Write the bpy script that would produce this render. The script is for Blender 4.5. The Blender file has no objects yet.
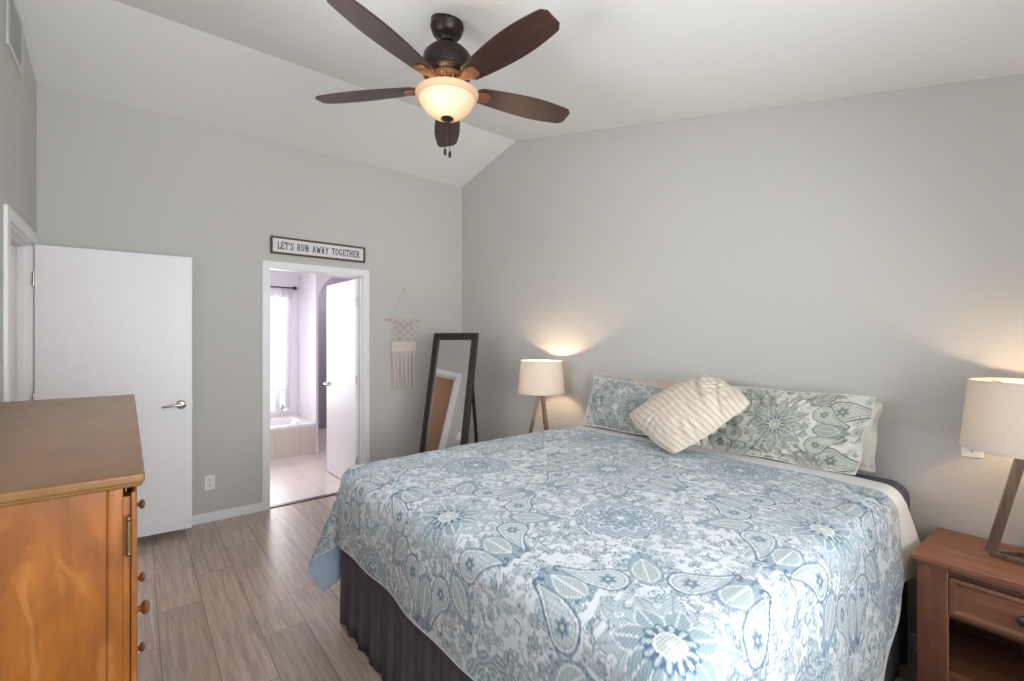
import bpy, bmesh, math, random
import numpy as np
from math import sin, cos, pi, radians, atan2, hypot, sqrt
from mathutils import Vector, Matrix

S = bpy.context.scene
COL = S.collection
random.seed(7)
RNG = np.random.default_rng(11)

# ------------------------------------------------------------------ camera
EYE = 1.43
cam_d = bpy.data.cameras.new('camera')
cam_d.sensor_width = 36.0
cam_d.lens = 463.0 / 1024.0 * 36.0
cam_d.clip_start = 0.02
cam = bpy.data.objects.new('camera', cam_d)
COL.objects.link(cam)
cam.location = (0, 0, EYE)
cam.rotation_euler = (radians(90), 0, radians(-38.93))
S.camera = cam

# ------------------------------------------------------------------ colour management, world
S.view_settings.view_transform = 'Standard'
S.view_settings.look = 'None'
S.view_settings.gamma = 1.0
S.view_settings.use_curve_mapping = False
S.view_settings.exposure = 0.84
S.cycles.max_bounces = 10
S.cycles.diffuse_bounces = 6
S.cycles.use_denoising = True
S.cycles.sample_clamp_indirect = 6.0

world = bpy.data.worlds.new('sky')
S.world = world
world.use_nodes = True
wn = world.node_tree.nodes
wn['Background'].inputs[0].default_value = (0.86, 0.93, 1.0, 1)
wn['Background'].inputs[1].default_value = 0.8

def area(name, loc, rot, sx, sy, power, color=(1, 1, 1), spread=180):
    l = bpy.data.lights.new(name, 'AREA')
    l.shape = 'RECTANGLE'; l.size = sx; l.size_y = sy
    l.energy = power; l.color = color; l.spread = radians(spread)
    o = bpy.data.objects.new(name, l); COL.objects.link(o)
    o.location = loc; o.rotation_euler = rot
    return o

def point(name, loc, power, color, r=0.03):
    l = bpy.data.lights.new(name, 'POINT')
    l.energy = power; l.color = color; l.shadow_soft_size = r
    o = bpy.data.objects.new(name, l); COL.objects.link(o)
    o.location = loc
    return o

# fill at the unseen rear and added side windows, daylight at the bathroom window
area('rear_window_fill', (0.78, -0.80, 1.48), (radians(-107), 0, radians(180)), 2.0, 1.15, 45, (0.95, 0.98, 1.0), 160)  # assumed unseen window, placed and tilted up to balance the wall tones
area('side_window_fill', (-0.72, 1.80, 1.78), (0, radians(-122), 0), 0.85, 1.5, 15, (0.95, 0.98, 1.0))  # window added in the left wall to even out the room light
area('daylight_bathroom_window', (1.1, 7.22, 1.3), (radians(-90), 0, 0), 1.1, 1.5, 25, (0.98, 0.98, 1.0))
point('bathroom_fill', (0.75, 5.0, 2.25), 8, (1.0, 0.97, 0.96), 0.12)  # added fill that brightens the bathroom, no fitting there
point('arch_fill', (2.3, 7.0, 2.2), 6, (1.0, 0.95, 0.98), 0.1)  # added fill so the space beyond the arch is not black
point('hallway_bulb', (-1.1, 4.6, 2.25), 15, (1.0, 0.84, 0.68), 0.1)
WARM = (1.0, 0.73, 0.48)

# ------------------------------------------------------------------ materials
def lin(c):
    return tuple((x / 255 / 12.92) if x / 255 <= 0.04045 else ((x / 255 + 0.055) / 1.055) ** 2.4 for x in c)

class NT:
    def __init__(s, name):
        s.m = bpy.data.materials.new(name); s.m.use_nodes = True
        s.t = s.m.node_tree; s.n = s.t.nodes
        s.b = s.n['Principled BSDF']; s.out = s.n['Material Output']
    def new(s, kind, **kw):
        n = s.n.new(kind)
        for k, v in kw.items(): setattr(n, k, v)
        return n
    def link(s, a, b): s.t.links.new(a, b)
    def math(s, op, a, b=None):
        n = s.new('ShaderNodeMath', operation=op)
        for i, x in enumerate((a, b)):
            if x is None: continue
            if isinstance(x, (int, float)): n.inputs[i].default_value = x
            else: s.link(x, n.inputs[i])
        return n.outputs[0]
    def coord(s, scale=(1, 1, 1), kind='Object', loc=(0, 0, 0), rot=(0, 0, 0)):
        tc = s.new('ShaderNodeTexCoord'); mp = s.new('ShaderNodeMapping')
        mp.inputs['Scale'].default_value = scale; mp.inputs['Location'].default_value = loc
        mp.inputs['Rotation'].default_value = rot
        s.link(tc.outputs[kind], mp.inputs['Vector'])
        return mp.outputs[0]
    def noise(s, vec, scale, detail=3.0, rough=0.5, dist=0.0):
        n = s.new('ShaderNodeTexNoise')
        n.inputs['Scale'].default_value = scale; n.inputs['Detail'].default_value = detail
        n.inputs['Roughness'].default_value = rough; n.inputs['Distortion'].default_value = dist
        s.link(vec, n.inputs['Vector'])
        return n.outputs['Fac']
    def ramp(s, fac, stops):
        r = s.new('ShaderNodeValToRGB'); e = r.color_ramp.elements
        while len(e) < len(stops): e.new(0.5)
        for i, (p, c) in enumerate(stops):
            e[i].position = p; e[i].color = (*c, 1)
        s.link(fac, r.inputs['Fac'])
        return r.outputs['Color']
    def mix(s, fac, a, b, blend='MIX'):
        n = s.new('ShaderNodeMix', data_type='RGBA', blend_type=blend)
        for sock, x in ((n.inputs[0], fac), (n.inputs[6], a), (n.inputs[7], b)):
            if isinstance(x, (int, float)): sock.default_value = x
            elif isinstance(x, tuple): sock.default_value = (*x, 1)
            else: s.link(x, sock)
        return n.outputs[2]
    def bump(s, h, strength=0.3, dist=0.01):
        n = s.new('ShaderNodeBump'); n.inputs['Strength'].default_value = strength
        n.inputs['Distance'].default_value = dist
        s.link(h, n.inputs['Height']); s.link(n.outputs[0], s.b.inputs['Normal'])
    def col(s, c):
        if isinstance(c, tuple): s.b.inputs['Base Color'].default_value = (*c, 1)
        else: s.link(c, s.b.inputs['Base Color'])
    def set(s, rough=0.5, metal=0.0, spec=0.5, sheen=0.0):
        s.b.inputs['Roughness'].default_value = rough; s.b.inputs['Metallic'].default_value = metal
        s.b.inputs['Specular IOR Level'].default_value = spec; s.b.inputs['Sheen Weight'].default_value = sheen

def flat(name, rgb, rough=0.5, metal=0.0, spec=0.5, var=0.06, scale=20, bump=0.0, sheen=0.0):
    t = NT(name); c = lin(rgb); v = t.coord()
    f = t.noise(v, scale, 4)
    t.col(t.ramp(f, [(0.3, tuple(x * (1 - var) for x in c)), (0.7, tuple(min(1, x * (1 + var)) for x in c))]))
    t.set(rough, metal, spec, sheen)
    if bump: t.bump(t.noise(v, scale * 12, 2), bump, 0.002)
    return t.m

def wood(name, dark, mid, light, axis='Y', grain=30.0, rough=0.4, blotch=0.5, spec=0.5):
    t = NT(name)
    sc = {'X': (0.06, 1, 1), 'Y': (1, 0.06, 1), 'Z': (1, 1, 0.06)}[axis]
    v = t.coord(sc); v2 = t.coord(tuple(0.3 + 0.7 * a for a in sc))
    g = t.noise(v, grain, 8, 0.65, 0.6)
    c1 = t.ramp(g, [(0.28, lin(dark)), (0.5, lin(mid)), (0.75, lin(light))])
    bl = t.noise(v2, 7, 3, 0.5, 1.2)
    c2 = t.ramp(bl, [(0.35, lin(dark)), (0.65, lin(light))])
    t.col(t.mix(blotch * 0.6, c1, c2))
    t.set(rough, 0, spec)
    t.bump(g, 0.08, 0.002)
    return t.m

M = {}
def wall_paint(name, rgb):
    t = NT(name); v = t.coord(); c = lin(rgb)
    t.col(c); t.set(0.62, 0, 0.3)
    t.bump(t.noise(v, 180, 3, 0.6), 0.05, 0.002)
    return t.m
M['wall'] = wall_paint('grey_wall_paint', (196, 194, 190))
M['ceiling'] = wall_paint('white_ceiling_paint', (234, 234, 232))
M['trim'] = flat('white_trim_paint', (236, 236, 238), 0.35, var=0.01)
M['door'] = flat('white_door_paint', (240, 239, 243), 0.38, var=0.01)
M['bathwall'] = wall_paint('pale_lavender_paint', (229, 224, 231))
M['archwall'] = wall_paint('lavender_grey_paint', (164, 156, 172))
M['hallwall'] = wall_paint('tan_hall_paint', (150, 124, 108))
M['chrome'] = flat('brushed_nickel', (205, 203, 200), 0.22, 1.0, var=0.02)
M['plate'] = flat('white_plastic', (238, 237, 234), 0.35, var=0.01)
M['slot'] = flat('dark_slot', (60, 58, 56), 0.6)
M['vent'] = flat('vent_white_metal', (205, 206, 204), 0.45, var=0.02)
M['ventdark'] = flat('vent_shadow_gap', (176, 178, 178), 0.7)
M['bronze'] = flat('oil_rubbed_bronze', (52, 42, 38), 0.38, 0.6, var=0.15)
M['copper'] = flat('antique_copper', (138, 96, 68), 0.42, 0.5, var=0.15)
M['blade'] = wood('mahogany_blade', (34, 20, 18), (55, 34, 29), (78, 50, 42), 'X', 40, 0.36, 0.3)
M['espresso'] = flat('espresso_wood', (38, 29, 28), 0.42, var=0.15, scale=30)
def dresser_mat():
    t = NT('honey_maple'); v = t.coord((1, 1, 0.10)); v2 = t.coord((1, 1, 0.42))
    g = t.noise(v, 26, 7, 0.65, 0.5)
    c = t.ramp(g, [(0.3, lin((120, 68, 18))), (0.7, lin((150, 90, 28)))])
    b1 = t.ramp(t.noise(v2, 7.5, 3, 0.55, 1.6), [(0.40, (0, 0, 0)), (0.60, (1, 1, 1))])
    c = t.mix(t.math('MULTIPLY', b1, 0.55), c, lin((100, 56, 22)))
    b2 = t.ramp(t.noise(v2, 11, 2, 0.5, 2.6), [(0.56, (0, 0, 0)), (0.66, (1, 1, 1))])
    c = t.mix(t.math('MULTIPLY', b2, 0.22), c, lin((184, 126, 70)))
    t.col(c); t.set(0.36, 0, 0.45)
    return t.m
M['dresser'] = dresser_mat()
def dresser_top_mat():
    t = NT('worn_maple_top'); v = t.coord((1, 0.35, 1)); v2 = t.coord((0.9, 7.0, 1))
    g = t.noise(v, 16, 6, 0.6, 0.5)
    c = t.ramp(g, [(0.3, lin((104, 72, 40))), (0.7, lin((128, 92, 54)))])
    wear = t.ramp(t.noise(v2, 7.0, 5, 0.75, 0.5), [(0.64, (0, 0, 0)), (0.66, (1, 1, 1))])
    t.col(t.mix(t.math('MULTIPLY', wear, 0.6), c, lin((72, 44, 26))))
    t.set(0.32, 0, 0.25)
    return t.m
M['dresser_top'] = dresser_top_mat()
M['dresser_gap'] = flat('dresser_gap_dark', (60, 34, 18), 0.7)
M['knobwood'] = flat('turned_knob_wood', (122, 72, 38), 0.3, var=0.2, scale=60)
M['brass'] = flat('antique_brass', (116, 96, 58), 0.38, 0.8, var=0.15)
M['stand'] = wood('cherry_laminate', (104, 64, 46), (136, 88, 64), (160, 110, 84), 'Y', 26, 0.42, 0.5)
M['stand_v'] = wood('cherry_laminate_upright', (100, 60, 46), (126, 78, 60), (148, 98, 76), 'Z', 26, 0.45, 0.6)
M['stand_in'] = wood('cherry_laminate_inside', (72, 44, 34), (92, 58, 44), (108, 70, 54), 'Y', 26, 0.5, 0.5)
M['stand_edge'] = flat('worn_edge_veneer', (186, 142, 112), 0.5)
M['pewter'] = flat('dark_pewter', (92, 88, 84), 0.35, 0.8)
M['lampwood'] = wood('greywashed_lamp_wood', (92, 74, 62), (122, 102, 88), (150, 130, 114), 'Z', 40, 0.30, 0.4)
M['lampwood'].node_tree.nodes['Principled BSDF'].inputs['Metallic'].default_value = 0.45
M['skirt'] = flat('charcoal_bed_skirt', (92, 89, 97), 0.85, spec=0.2, var=0.12, scale=14, bump=0.15)
M['charcoal'] = flat('charcoal_fitted_sheet', (86, 84, 98), 0.85, spec=0.2, var=0.05)
M['lining'] = flat('pale_blue_lining', (176, 198, 220), 0.8, spec=0.2, var=0.04)
M['sheet'] = flat('white_coverlet', (226, 228, 229), 0.8, spec=0.2, var=0.03, bump=0.1)
M['creamcloth'] = flat('cream_pillow_cloth', (222, 216, 204), 0.85, spec=0.2, var=0.03)
M['beigecloth'] = flat('beige_pillow_cloth', (204, 190, 176), 0.85, spec=0.2, var=0.03)
M['macrame'] = flat('cotton_macrame_cord', (220, 208, 200), 0.9, spec=0.1, var=0.08, scale=120)
M['dowel'] = flat('pale_dowel', (196, 176, 152), 0.6, var=0.1)
M['signwhite'] = flat('sign_white_board', (226, 220, 220), 0.5, var=0.03)
M['signframe'] = wood('sign_frame_wood', (58, 46, 40), (82, 66, 58), (102, 84, 74), 'X', 40, 0.6, 0.3)
M['ink'] = flat('slate_ink', (84, 92, 108), 0.6)
M['tub'] = flat('white_acrylic_tub', (240, 236, 236), 0.15, var=0.01)
M['rod'] = flat('dark_rod_metal', (70, 62, 70), 0.4, 0.6)

def tile_mat(name, a, b, grout, size, rough):
    t = NT(name); v = t.coord()
    br = t.new('ShaderNodeTexBrick'); br.offset = 0.0
    br.inputs['Scale'].default_value = 1.0
    br.inputs['Brick Width'].default_value = size; br.inputs['Row Height'].default_value = size
    br.inputs['Mortar Size'].default_value = 0.004; br.inputs['Mortar Smooth'].default_value = 0.3
    br.inputs['Color1'].default_value = (*lin(a), 1); br.inputs['Color2'].default_value = (*lin(b), 1)
    br.inputs['Mortar'].default_value = (*lin(grout), 1)
    t.link(v, br.inputs['Vector'])
    f = t.noise(v, 9, 4)
    t.col(t.mix(t.math('MULTIPLY', f, 0.25), br.outputs['Color'], lin(grout)))
    t.set(rough)
    return t.m
M['tile'] = tile_mat('bathroom_floor_tile', (226, 214, 208), (232, 221, 215), (196, 182, 176), 0.34, 0.3)
M['apron'] = tile_mat('tub_apron_tile', (214, 198, 190), (220, 205, 198), (200, 184, 178), 0.30, 0.3)

def mirror_mat():
    t = NT('mirror_silver'); v = t.coord()
    t.col(t.ramp(t.noise(v, 3, 1), [(0.3, (0.86, 0.86, 0.85)), (0.7, (0.9, 0.9, 0.89))]))
    t.set(0.0, 1.0)
    return t.m
M['mirror'] = mirror_mat()

def glass_mat():
    t = NT('window_glass')
    tr = t.new('ShaderNodeBsdfTransparent'); gl = t.new('ShaderNodeBsdfGlossy'); gl.inputs['Roughness'].default_value = 0.02
    lw = t.new('ShaderNodeFresnel'); lw.inputs['IOR'].default_value = 1.3
    mx = t.new('ShaderNodeMixShader')
    t.link(lw.outputs[0], mx.inputs[0]); t.link(tr.outputs[0], mx.inputs[1]); t.link(gl.outputs[0], mx.inputs[2])
    t.link(mx.outputs[0], t.out.inputs['Surface'])
    return t.m
M['glass'] = glass_mat()

def translucent(name, rgb, mixf, weave=0.0, tint=None):
    t = NT(name); v = t.coord(); c = lin(rgb)
    d = t.new('ShaderNodeBsdfDiffuse'); tr = t.new('ShaderNodeBsdfTranslucent')
    f = t.noise(v, 6 if not weave else 160, 4, 0.7)
    cc = t.ramp(f, [(0.3, tuple(x * 0.93 for x in c)), (0.7, c)])
    t.link(cc, d.inputs['Color'])
    if tint: tr.inputs['Color'].default_value = (*lin(tint), 1)
    else: t.link(cc, tr.inputs['Color'])
    mx = t.new('ShaderNodeMixShader'); mx.inputs[0].default_value = mixf
    t.link(d.outputs[0], mx.inputs[1]); t.link(tr.outputs[0], mx.inputs[2])
    t.link(mx.outputs[0], t.out.inputs['Surface'])
    return t.m
M['shade'] = translucent('linen_lamp_shade', (236, 226, 214), 0.24, 1)
M['bowl'] = translucent('frosted_amber_glass', (240, 226, 206), 0.5, 0)
M['bowlrim'] = translucent('amber_glass_rim', (232, 206, 174), 0.35, 0)
M['sheer'] = translucent('sheer_white_curtain', (240, 238, 242), 0.6, 0)

def bulb_mat():
    t = NT('glowing_bulb')
    e = t.new('ShaderNodeEmission'); e.inputs[0].default_value = (1, 0.75, 0.45, 1); e.inputs[1].default_value = 12
    t.link(e.outputs[0], t.out.inputs['Surface'])
    return t.m
M['bulb'] = bulb_mat()

def floor_mat():
    t = NT('grey_oak_planks')
    tc = t.new('ShaderNodeTexCoord'); sp = t.new('ShaderNodeSeparateXYZ')
    t.link(tc.outputs['Object'], sp.inputs[0])
    x, y = sp.outputs[0], sp.outputs[1]
    W_, L_ = 0.195, 1.24
    xs = t.math('DIVIDE', t.math('SUBTRACT', x, 0.079), W_)
    row = t.math('FLOOR', xs); fx = t.math('FRACT', xs)
    ys = t.math('DIVIDE', t.math('SUBTRACT', y, t.math('ADD', t.math('MULTIPLY', row, 0.34), 0.57)), L_)
    idx = t.math('FLOOR', ys); fy = t.math('FRACT', ys)
    cb = t.new('ShaderNodeCombineXYZ'); t.link(row, cb.inputs[0]); t.link(idx, cb.inputs[1])
    wnz = t.new('ShaderNodeTexWhiteNoise', noise_dimensions='2D'); t.link(cb.outputs[0], wnz.inputs['Vector'])
    base = t.ramp(wnz.outputs['Value'], [(0.0, lin((170, 153, 138))), (0.5, lin((190, 173, 158))), (1.0, lin((208, 192, 178)))])
    # grain: stretched noise, shifted per plank
    cb2 = t.new('ShaderNodeCombineXYZ')
    t.link(t.math('ADD', t.math('MULTIPLY', x, 14.0), t.math('MULTIPLY', wnz.outputs['Value'], 37.0)), cb2.inputs[0])
    t.link(t.math('MULTIPLY', y, 0.75), cb2.inputs[1])
    g = t.noise(cb2.outputs[0], 3.4, 6, 0.62, 0.9)
    g2 = t.noise(cb2.outputs[0], 12.0, 4, 0.6, 0.4)
    c = t.mix(t.ramp(g, [(0.35, (0, 0, 0)), (0.68, (0.7, 0.7, 0.7))]), base, lin((126, 108, 97)), 'MIX')
    hi = t.ramp(g2, [(0.5, (0, 0, 0)), (0.72, (1, 1, 1))])
    c = t.mix(t.math('MULTIPLY', hi, 0.35), c, lin((205, 192, 182)))
    gx = t.math('LESS_THAN', t.math('MINIMUM', fx, t.math('SUBTRACT', 1.0, fx)), 0.010)
    gy = t.math('LESS_THAN', t.math('MINIMUM', fy, t.math('SUBTRACT', 1.0, fy)), 0.0018)
    gap = t.math('MAXIMUM', gx, gy)
    c = t.mix(t.math('MULTIPLY', gap, 0.75), c, lin((84, 70, 62)))
    t.col(c); t.set(0.30, 0, 0.5)
    t.bump(g, 0.05, 0.002)
    return t.m
M['floor'] = floor_mat()

def vcol_cloth(name, rough=0.85, rip=0.0):
    t = NT(name)
    a = t.new('ShaderNodeAttribute'); a.attribute_name = 'Col'
    t.link(a.outputs['Color'], t.b.inputs['Base Color'])
    t.set(rough, 0, 0.2, 0.15)
    v = t.coord((1, 1, 1))
    n1 = t.noise(v, 260, 2, 0.6)
    if rip:
        tc = t.new('ShaderNodeTexCoord'); sp = t.new('ShaderNodeSeparateXYZ'); t.link(tc.outputs['UV'], sp.inputs[0])
        wob = t.noise(t.coord((1, 1, 1), 'UV'), 9, 2)
        ph = t.math('ADD', t.math('MULTIPLY', sp.outputs[1], 700.0), t.math('MULTIPLY', wob, 26.0))
        h = t.math('ADD', t.math('MULTIPLY', t.math('SINE', ph), 0.5), n1)
        t.bump(h, rip, 0.004)
    else:
        t.bump(n1, 0.15, 0.003)
    return t.m
M['quilt'] = vcol_cloth('paisley_quilt_cotton', 0.85, 0.13)
M['sham'] = vcol_cloth('paisley_sham_cotton', 0.88)

# ------------------------------------------------------------------ mesh helpers
class MB:
    def __init__(s): s.v = []; s.f = []
    def add(s, vs, fs):
        o = len(s.v); s.v += [tuple(p) for p in vs]; s.f += [tuple(i + o for i in f) for f in fs]
        return s
    def box(s, x0, x1, y0, y1, z0, z1, mat=None):
        vs = [(x, y, z) for x in (x0, x1) for y in (y0, y1) for z in (z0, z1)]
        if mat is not None: vs = [mat @ Vector(p) for p in vs]
        return s.add(vs, [(0, 1, 3, 2), (4, 6, 7, 5), (0, 4, 5, 1), (2, 3, 7, 6), (0, 2, 6, 4), (1, 5, 7, 3)])
    def prism(s, poly, fn0, fn1):
        """poly: 2-D outline; fn0 / fn1 turn a 2-D point into the two end faces"""
        n = len(poly)
        vs = [fn0(*p) for p in poly] + [fn1(*p) for p in poly]
        fs = [tuple(range(n))[::-1], tuple(range(n, 2 * n))]
        fs += [(i, (i + 1) % n, n + (i + 1) % n, n + i) for i in range(n)]
        return s.add(vs, fs)
    def lathe(s, prof, n=32, c=(0, 0, 0), axis=None, cap=True):
        vs = []; fs = []
        for (r, z) in prof:
            for i in range(n):
                a = 2 * pi * i / n
                p = Vector((r * cos(a), r * sin(a), z))
                if axis is not None: p = axis @ p
                vs.append(p + Vector(c))
        m = len(prof)
        for j in range(m - 1):
            for i in range(n):
                k = (i + 1) % n
                fs.append((j * n + i, j * n + k, (j + 1) * n + k, (j + 1) * n + i))
        if cap:
            if prof[0][0] > 1e-5: fs.append(tuple(range(n))[::-1])
            if prof[-1][0] > 1e-5: fs.append(tuple(range((m - 1) * n, m * n)))
        return s.add(vs, fs)
    def tube(s, pts, r, n=8, cap=True):
        pts = [Vector(p) for p in pts]; m = len(pts)
        rs = r if isinstance(r, (list, tuple)) else [r] * m
        vs = []; fs = []; up = None
        for j, p in enumerate(pts):
            d = (pts[min(j + 1, m - 1)] - pts[max(j - 1, 0)]).normalized()
            if up is None:
                up = Vector((0, 0, 1)) if abs(d.z) < 0.9 else Vector((1, 0, 0))
            a = d.cross(up).normalized(); b = a.cross(d).normalized(); up = b
            for i in range(n):
                t = 2 * pi * i / n
                vs.append(p + a * rs[j] * cos(t) + b * rs[j] * sin(t))
        for j in range(m - 1):
            for i in range(n):
                k = (i + 1) % n
                fs.append((j * n + i, j * n + k, (j + 1) * n + k, (j + 1) * n + i))
        if cap: fs += [tuple(range(n))[::-1], tuple(range((m - 1) * n, m * n))]
        return s.add(vs, fs)
    def bar(s, p, q, w, d, side=None):
        """square-section bar from p to q"""
        p = Vector(p); q = Vector(q); z = (q - p).normalized()
        ref = Vector(side) if side is not None else (Vector((0, 0, 1)) if abs(z.z) < 0.95 else Vector((1, 0, 0)))
        x = z.cross(ref).normalized(); y = x.cross(z).normalized()
        vs = [e + x * sx * w / 2 + y * sy * d / 2 for e in (p, q) for sx, sy in ((-1, -1), (1, -1), (1, 1), (-1, 1))]
        return s.add(vs, [(3, 2, 1, 0), (4, 5, 6, 7), (0, 1, 5, 4), (1, 2, 6, 5), (2, 3, 7, 6), (3, 0, 4, 7)])
    def build(s, name, mat, parent=None, bevel=0.0, smooth=False, mtx=None, seg=2, fix=True):
        me = bpy.data.meshes.new(name)
        vs = s.v if mtx is None else [mtx @ Vector(p) for p in s.v]
        me.from_pydata([tuple(p) for p in vs], [], s.f)
        me.update()
        if fix:
            bm = bmesh.new(); bm.from_mesh(me)
            bmesh.ops.remove_doubles(bm, verts=bm.verts, dist=1e-6)
            bmesh.ops.recalc_face_normals(bm, faces=bm.faces)
            bm.to_mesh(me); bm.free()
        o = bpy.data.objects.new(name, me); COL.objects.link(o)
        if mat is not None: me.materials.append(mat)
        if smooth:
            me.polygons.foreach_set('use_smooth', [True] * len(me.polygons))
            me.set_sharp_from_angle(angle=radians(38))
        if bevel:
            b = o.modifiers.new('bevel', 'BEVEL'); b.width = bevel; b.segments = seg
            b.limit_method = 'ANGLE'; b.angle_limit = radians(40)
        if parent is not None: o.parent = parent
        return o

def tag(o, label=None, cat=None, group=None, kind=None):
    if label: o['label'] = label
    if cat: o['category'] = cat
    if group: o['group'] = group
    if kind: o['kind'] = kind
    return o

def empty(name, loc=(0, 0, 0), rz=0.0):
    o = bpy.data.objects.new(name, None); COL.objects.link(o)
    o.location = loc; o.rotation_euler = (0, 0, rz); o.empty_display_size = 0.1
    return o

def struct(o, label=None, cat=None): return tag(o, label, cat, None, 'structure')

def copy_tree(o, parent=None):
    kids = list(o.children)
    c = o.copy(); COL.objects.link(c)
    if parent is not None: c.parent = parent
    for k in kids: copy_tree(k, c)
    return c

def grid_object(name, P, mat, parent=None, colors=None, uv=None, closed=False):
    """P: (n, m, 3) array of points, one quad surface"""
    n, m = P.shape[:2]
    me = bpy.data.meshes.new(name)
    idx = np.arange(n * m).reshape(n, m)
    q = np.stack([idx[:-1, :-1], idx[1:, :-1], idx[1:, 1:], idx[:-1, 1:]], -1).reshape(-1, 4)
    me.vertices.add(n * m); me.vertices.foreach_set('co', P.reshape(-1).astype(np.float32))
    me.loops.add(q.size); me.loops.foreach_set('vertex_index', q.reshape(-1).astype(np.int32))
    me.polygons.add(len(q)); me.polygons.foreach_set('loop_start', np.arange(0, q.size, 4, dtype=np.int32))
    me.polygons.foreach_set('use_smooth', np.ones(len(q), dtype=bool))
    me.update(calc_edges=True); me.validate()
    if colors is not None:
        a = me.attributes.new('Col', 'FLOAT_COLOR', 'POINT')
        c4 = np.ones((n * m, 4), np.float32); c4[:, :3] = colors.reshape(-1, 3)
        a.data.foreach_set('color', c4.reshape(-1))
    if uv is not None:
        l = me.uv_layers.new(name='UVMap')
        l.data.foreach_set('uv', uv.reshape(-1, 2)[q.reshape(-1)].reshape(-1).astype(np.float32))
    o = bpy.data.objects.new(name, me); COL.objects.link(o)
    me.materials.append(mat)
    if parent is not None: o.parent = parent
    return o

# ------------------------------------------------------------------ the room
XL, XR, YB, YF = -0.52, 2.794, 4.34, -0.62
RIDGE_Y, RIDGE_Z, ZB = 3.41, EYE + 1.90, EYE + 1.695
SLOPE = 0.251
T = 0.115
def ceil_z(y):
    if y >= RIDGE_Y: return RIDGE_Z + (ZB - RIDGE_Z) * (y - RIDGE_Y) / (YB - RIDGE_Y)
    return RIDGE_Z - SLOPE * (RIDGE_Y - y)

def strip_wall(name, mat, a0, a1, put, top, holes=(), extra=()):
    """wall as upright strips along one axis, put(a, z, side) makes the point; holes are (a0, a1, z0, z1)"""
    mb = MB()
    br = sorted({a0, a1, *extra, *[h[0] for h in holes], *[h[1] for h in holes]})
    for p, q in zip(br[:-1], br[1:]):
        hs = [h for h in holes if h[0] <= p + 1e-6 and h[1] >= q - 1e-6]
        def slab(zp0, zq0, zp1, zq1):
            vs = [put(a, z, s) for s in (0, 1) for a, z in ((p, zp0), (q, zq0), (q, zq1), (p, zp1))]
            mb.add(vs, [(3, 2, 1, 0), (4, 5, 6, 7), (0, 1, 5, 4), (1, 2, 6, 5), (2, 3, 7, 6), (3, 0, 4, 7)])
        if hs:
            h = hs[0]
            if h[2] > 0: slab(0, 0, h[2], h[2])
            slab(h[3], h[3], top(p), top(q))
        else: slab(0, 0, top(p), top(q))
    return mb.build(name, mat)

BD = (0.867, 1.675, 2.045)        # bathroom door opening x0, x1, head
LD = (3.43, 4.235, 2.045)         # bedroom door opening y0, y1, head
RW = (-0.25, 1.81, 0.85, 2.05)     # unseen rear window, placed for its light: x0 x1 z0 z1
SW = (1.0, 2.6, 1.32, 2.25)       # added side window, for fill light: y0 y1 z0 z1

fl = MB().box(XL - T, XR + T, YF - T, YB + 0.02, -0.08, 0.0).build('floor', M['floor'])
struct(fl, 'grey oak plank floor of the bedroom', 'floor')
w = strip_wall('wall_back', M['wall'], XL, XR, lambda a, z, s: (a, YB + s * T, z), lambda a: ZB, [(BD[0] - 0.014, BD[1] + 0.014, 0.0, BD[2] + 0.014)])
struct(w, 'light grey wall with the bathroom doorway and the sign', 'wall')
w = strip_wall('wall_right', M['wall'], YF - T, YB + T, lambda a, z, s: (XR + s * T, a, z), ceil_z, (), (RIDGE_Y,))
struct(w, 'light grey gabled wall behind the pillows', 'wall')
w = strip_wall('wall_left', M['wall'], YF - T, YB + T, lambda a, z, s: (XL - s * T, a, z), ceil_z,
               [(LD[0], LD[1], 0.0, LD[2]), SW], (RIDGE_Y,))
struct(w, 'light grey wall with the vent at the left edge', 'wall')
w = strip_wall('wall_front', M['wall'], XL - T, XR + T, lambda a, z, s: (a, YF - s * T, z), lambda a: ceil_z(YF), [RW])
struct(w, 'light grey wall behind the camera', 'wall')
cb = MB()
for y0, y1 in ((YF - T, RIDGE_Y), (RIDGE_Y, YB + T)):
    x0, x1 = XL - T, XR + T
    z0, z1 = ceil_z(y0), ceil_z(y1)
    vs = [(x, y, z + d) for d in (0, 0.1) for x, y, z in ((x0, y0, z0), (x1, y0, z0), (x1, y1, z1), (x0, y1, z1))]
    cb.add(vs, [(0, 1, 2, 3), (7, 6, 5, 4), (0, 4, 5, 1), (1, 5, 6, 2), (2, 6, 7, 3), (3, 7, 4, 0)])
struct(cb.build('ceiling', M['ceiling'], fix=False), 'white vaulted ceiling with a ridge', 'ceiling')

# baseboards
BH = 0.075
def baseboard(name, x0, x1, y0, y1, lab):
    struct(MB().box(x0, x1, y0, y1, 0.0, BH).build(name, M['trim'], bevel=0.004), lab, 'baseboard')
bb = MB().box(XL, BD[0] - 0.058, YB - 0.014, YB, 0, BH).box(BD[1] + 0.058, XR, YB - 0.014, YB, 0, BH)
struct(bb.build('baseboard_back', M['trim'], bevel=0.004), 'white baseboard under the doorway wall', 'baseboard')
baseboard('baseboard_right', XR - 0.014, XR, YF, YB - 0.014, 'white baseboard behind the bed')
bb = MB().box(XL, XL + 0.014, YF, LD[0] - 0.058, 0, BH)
struct(bb.build('baseboard_left', M['trim'], bevel=0.004), 'white baseboard behind the dresser', 'baseboard')

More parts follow.
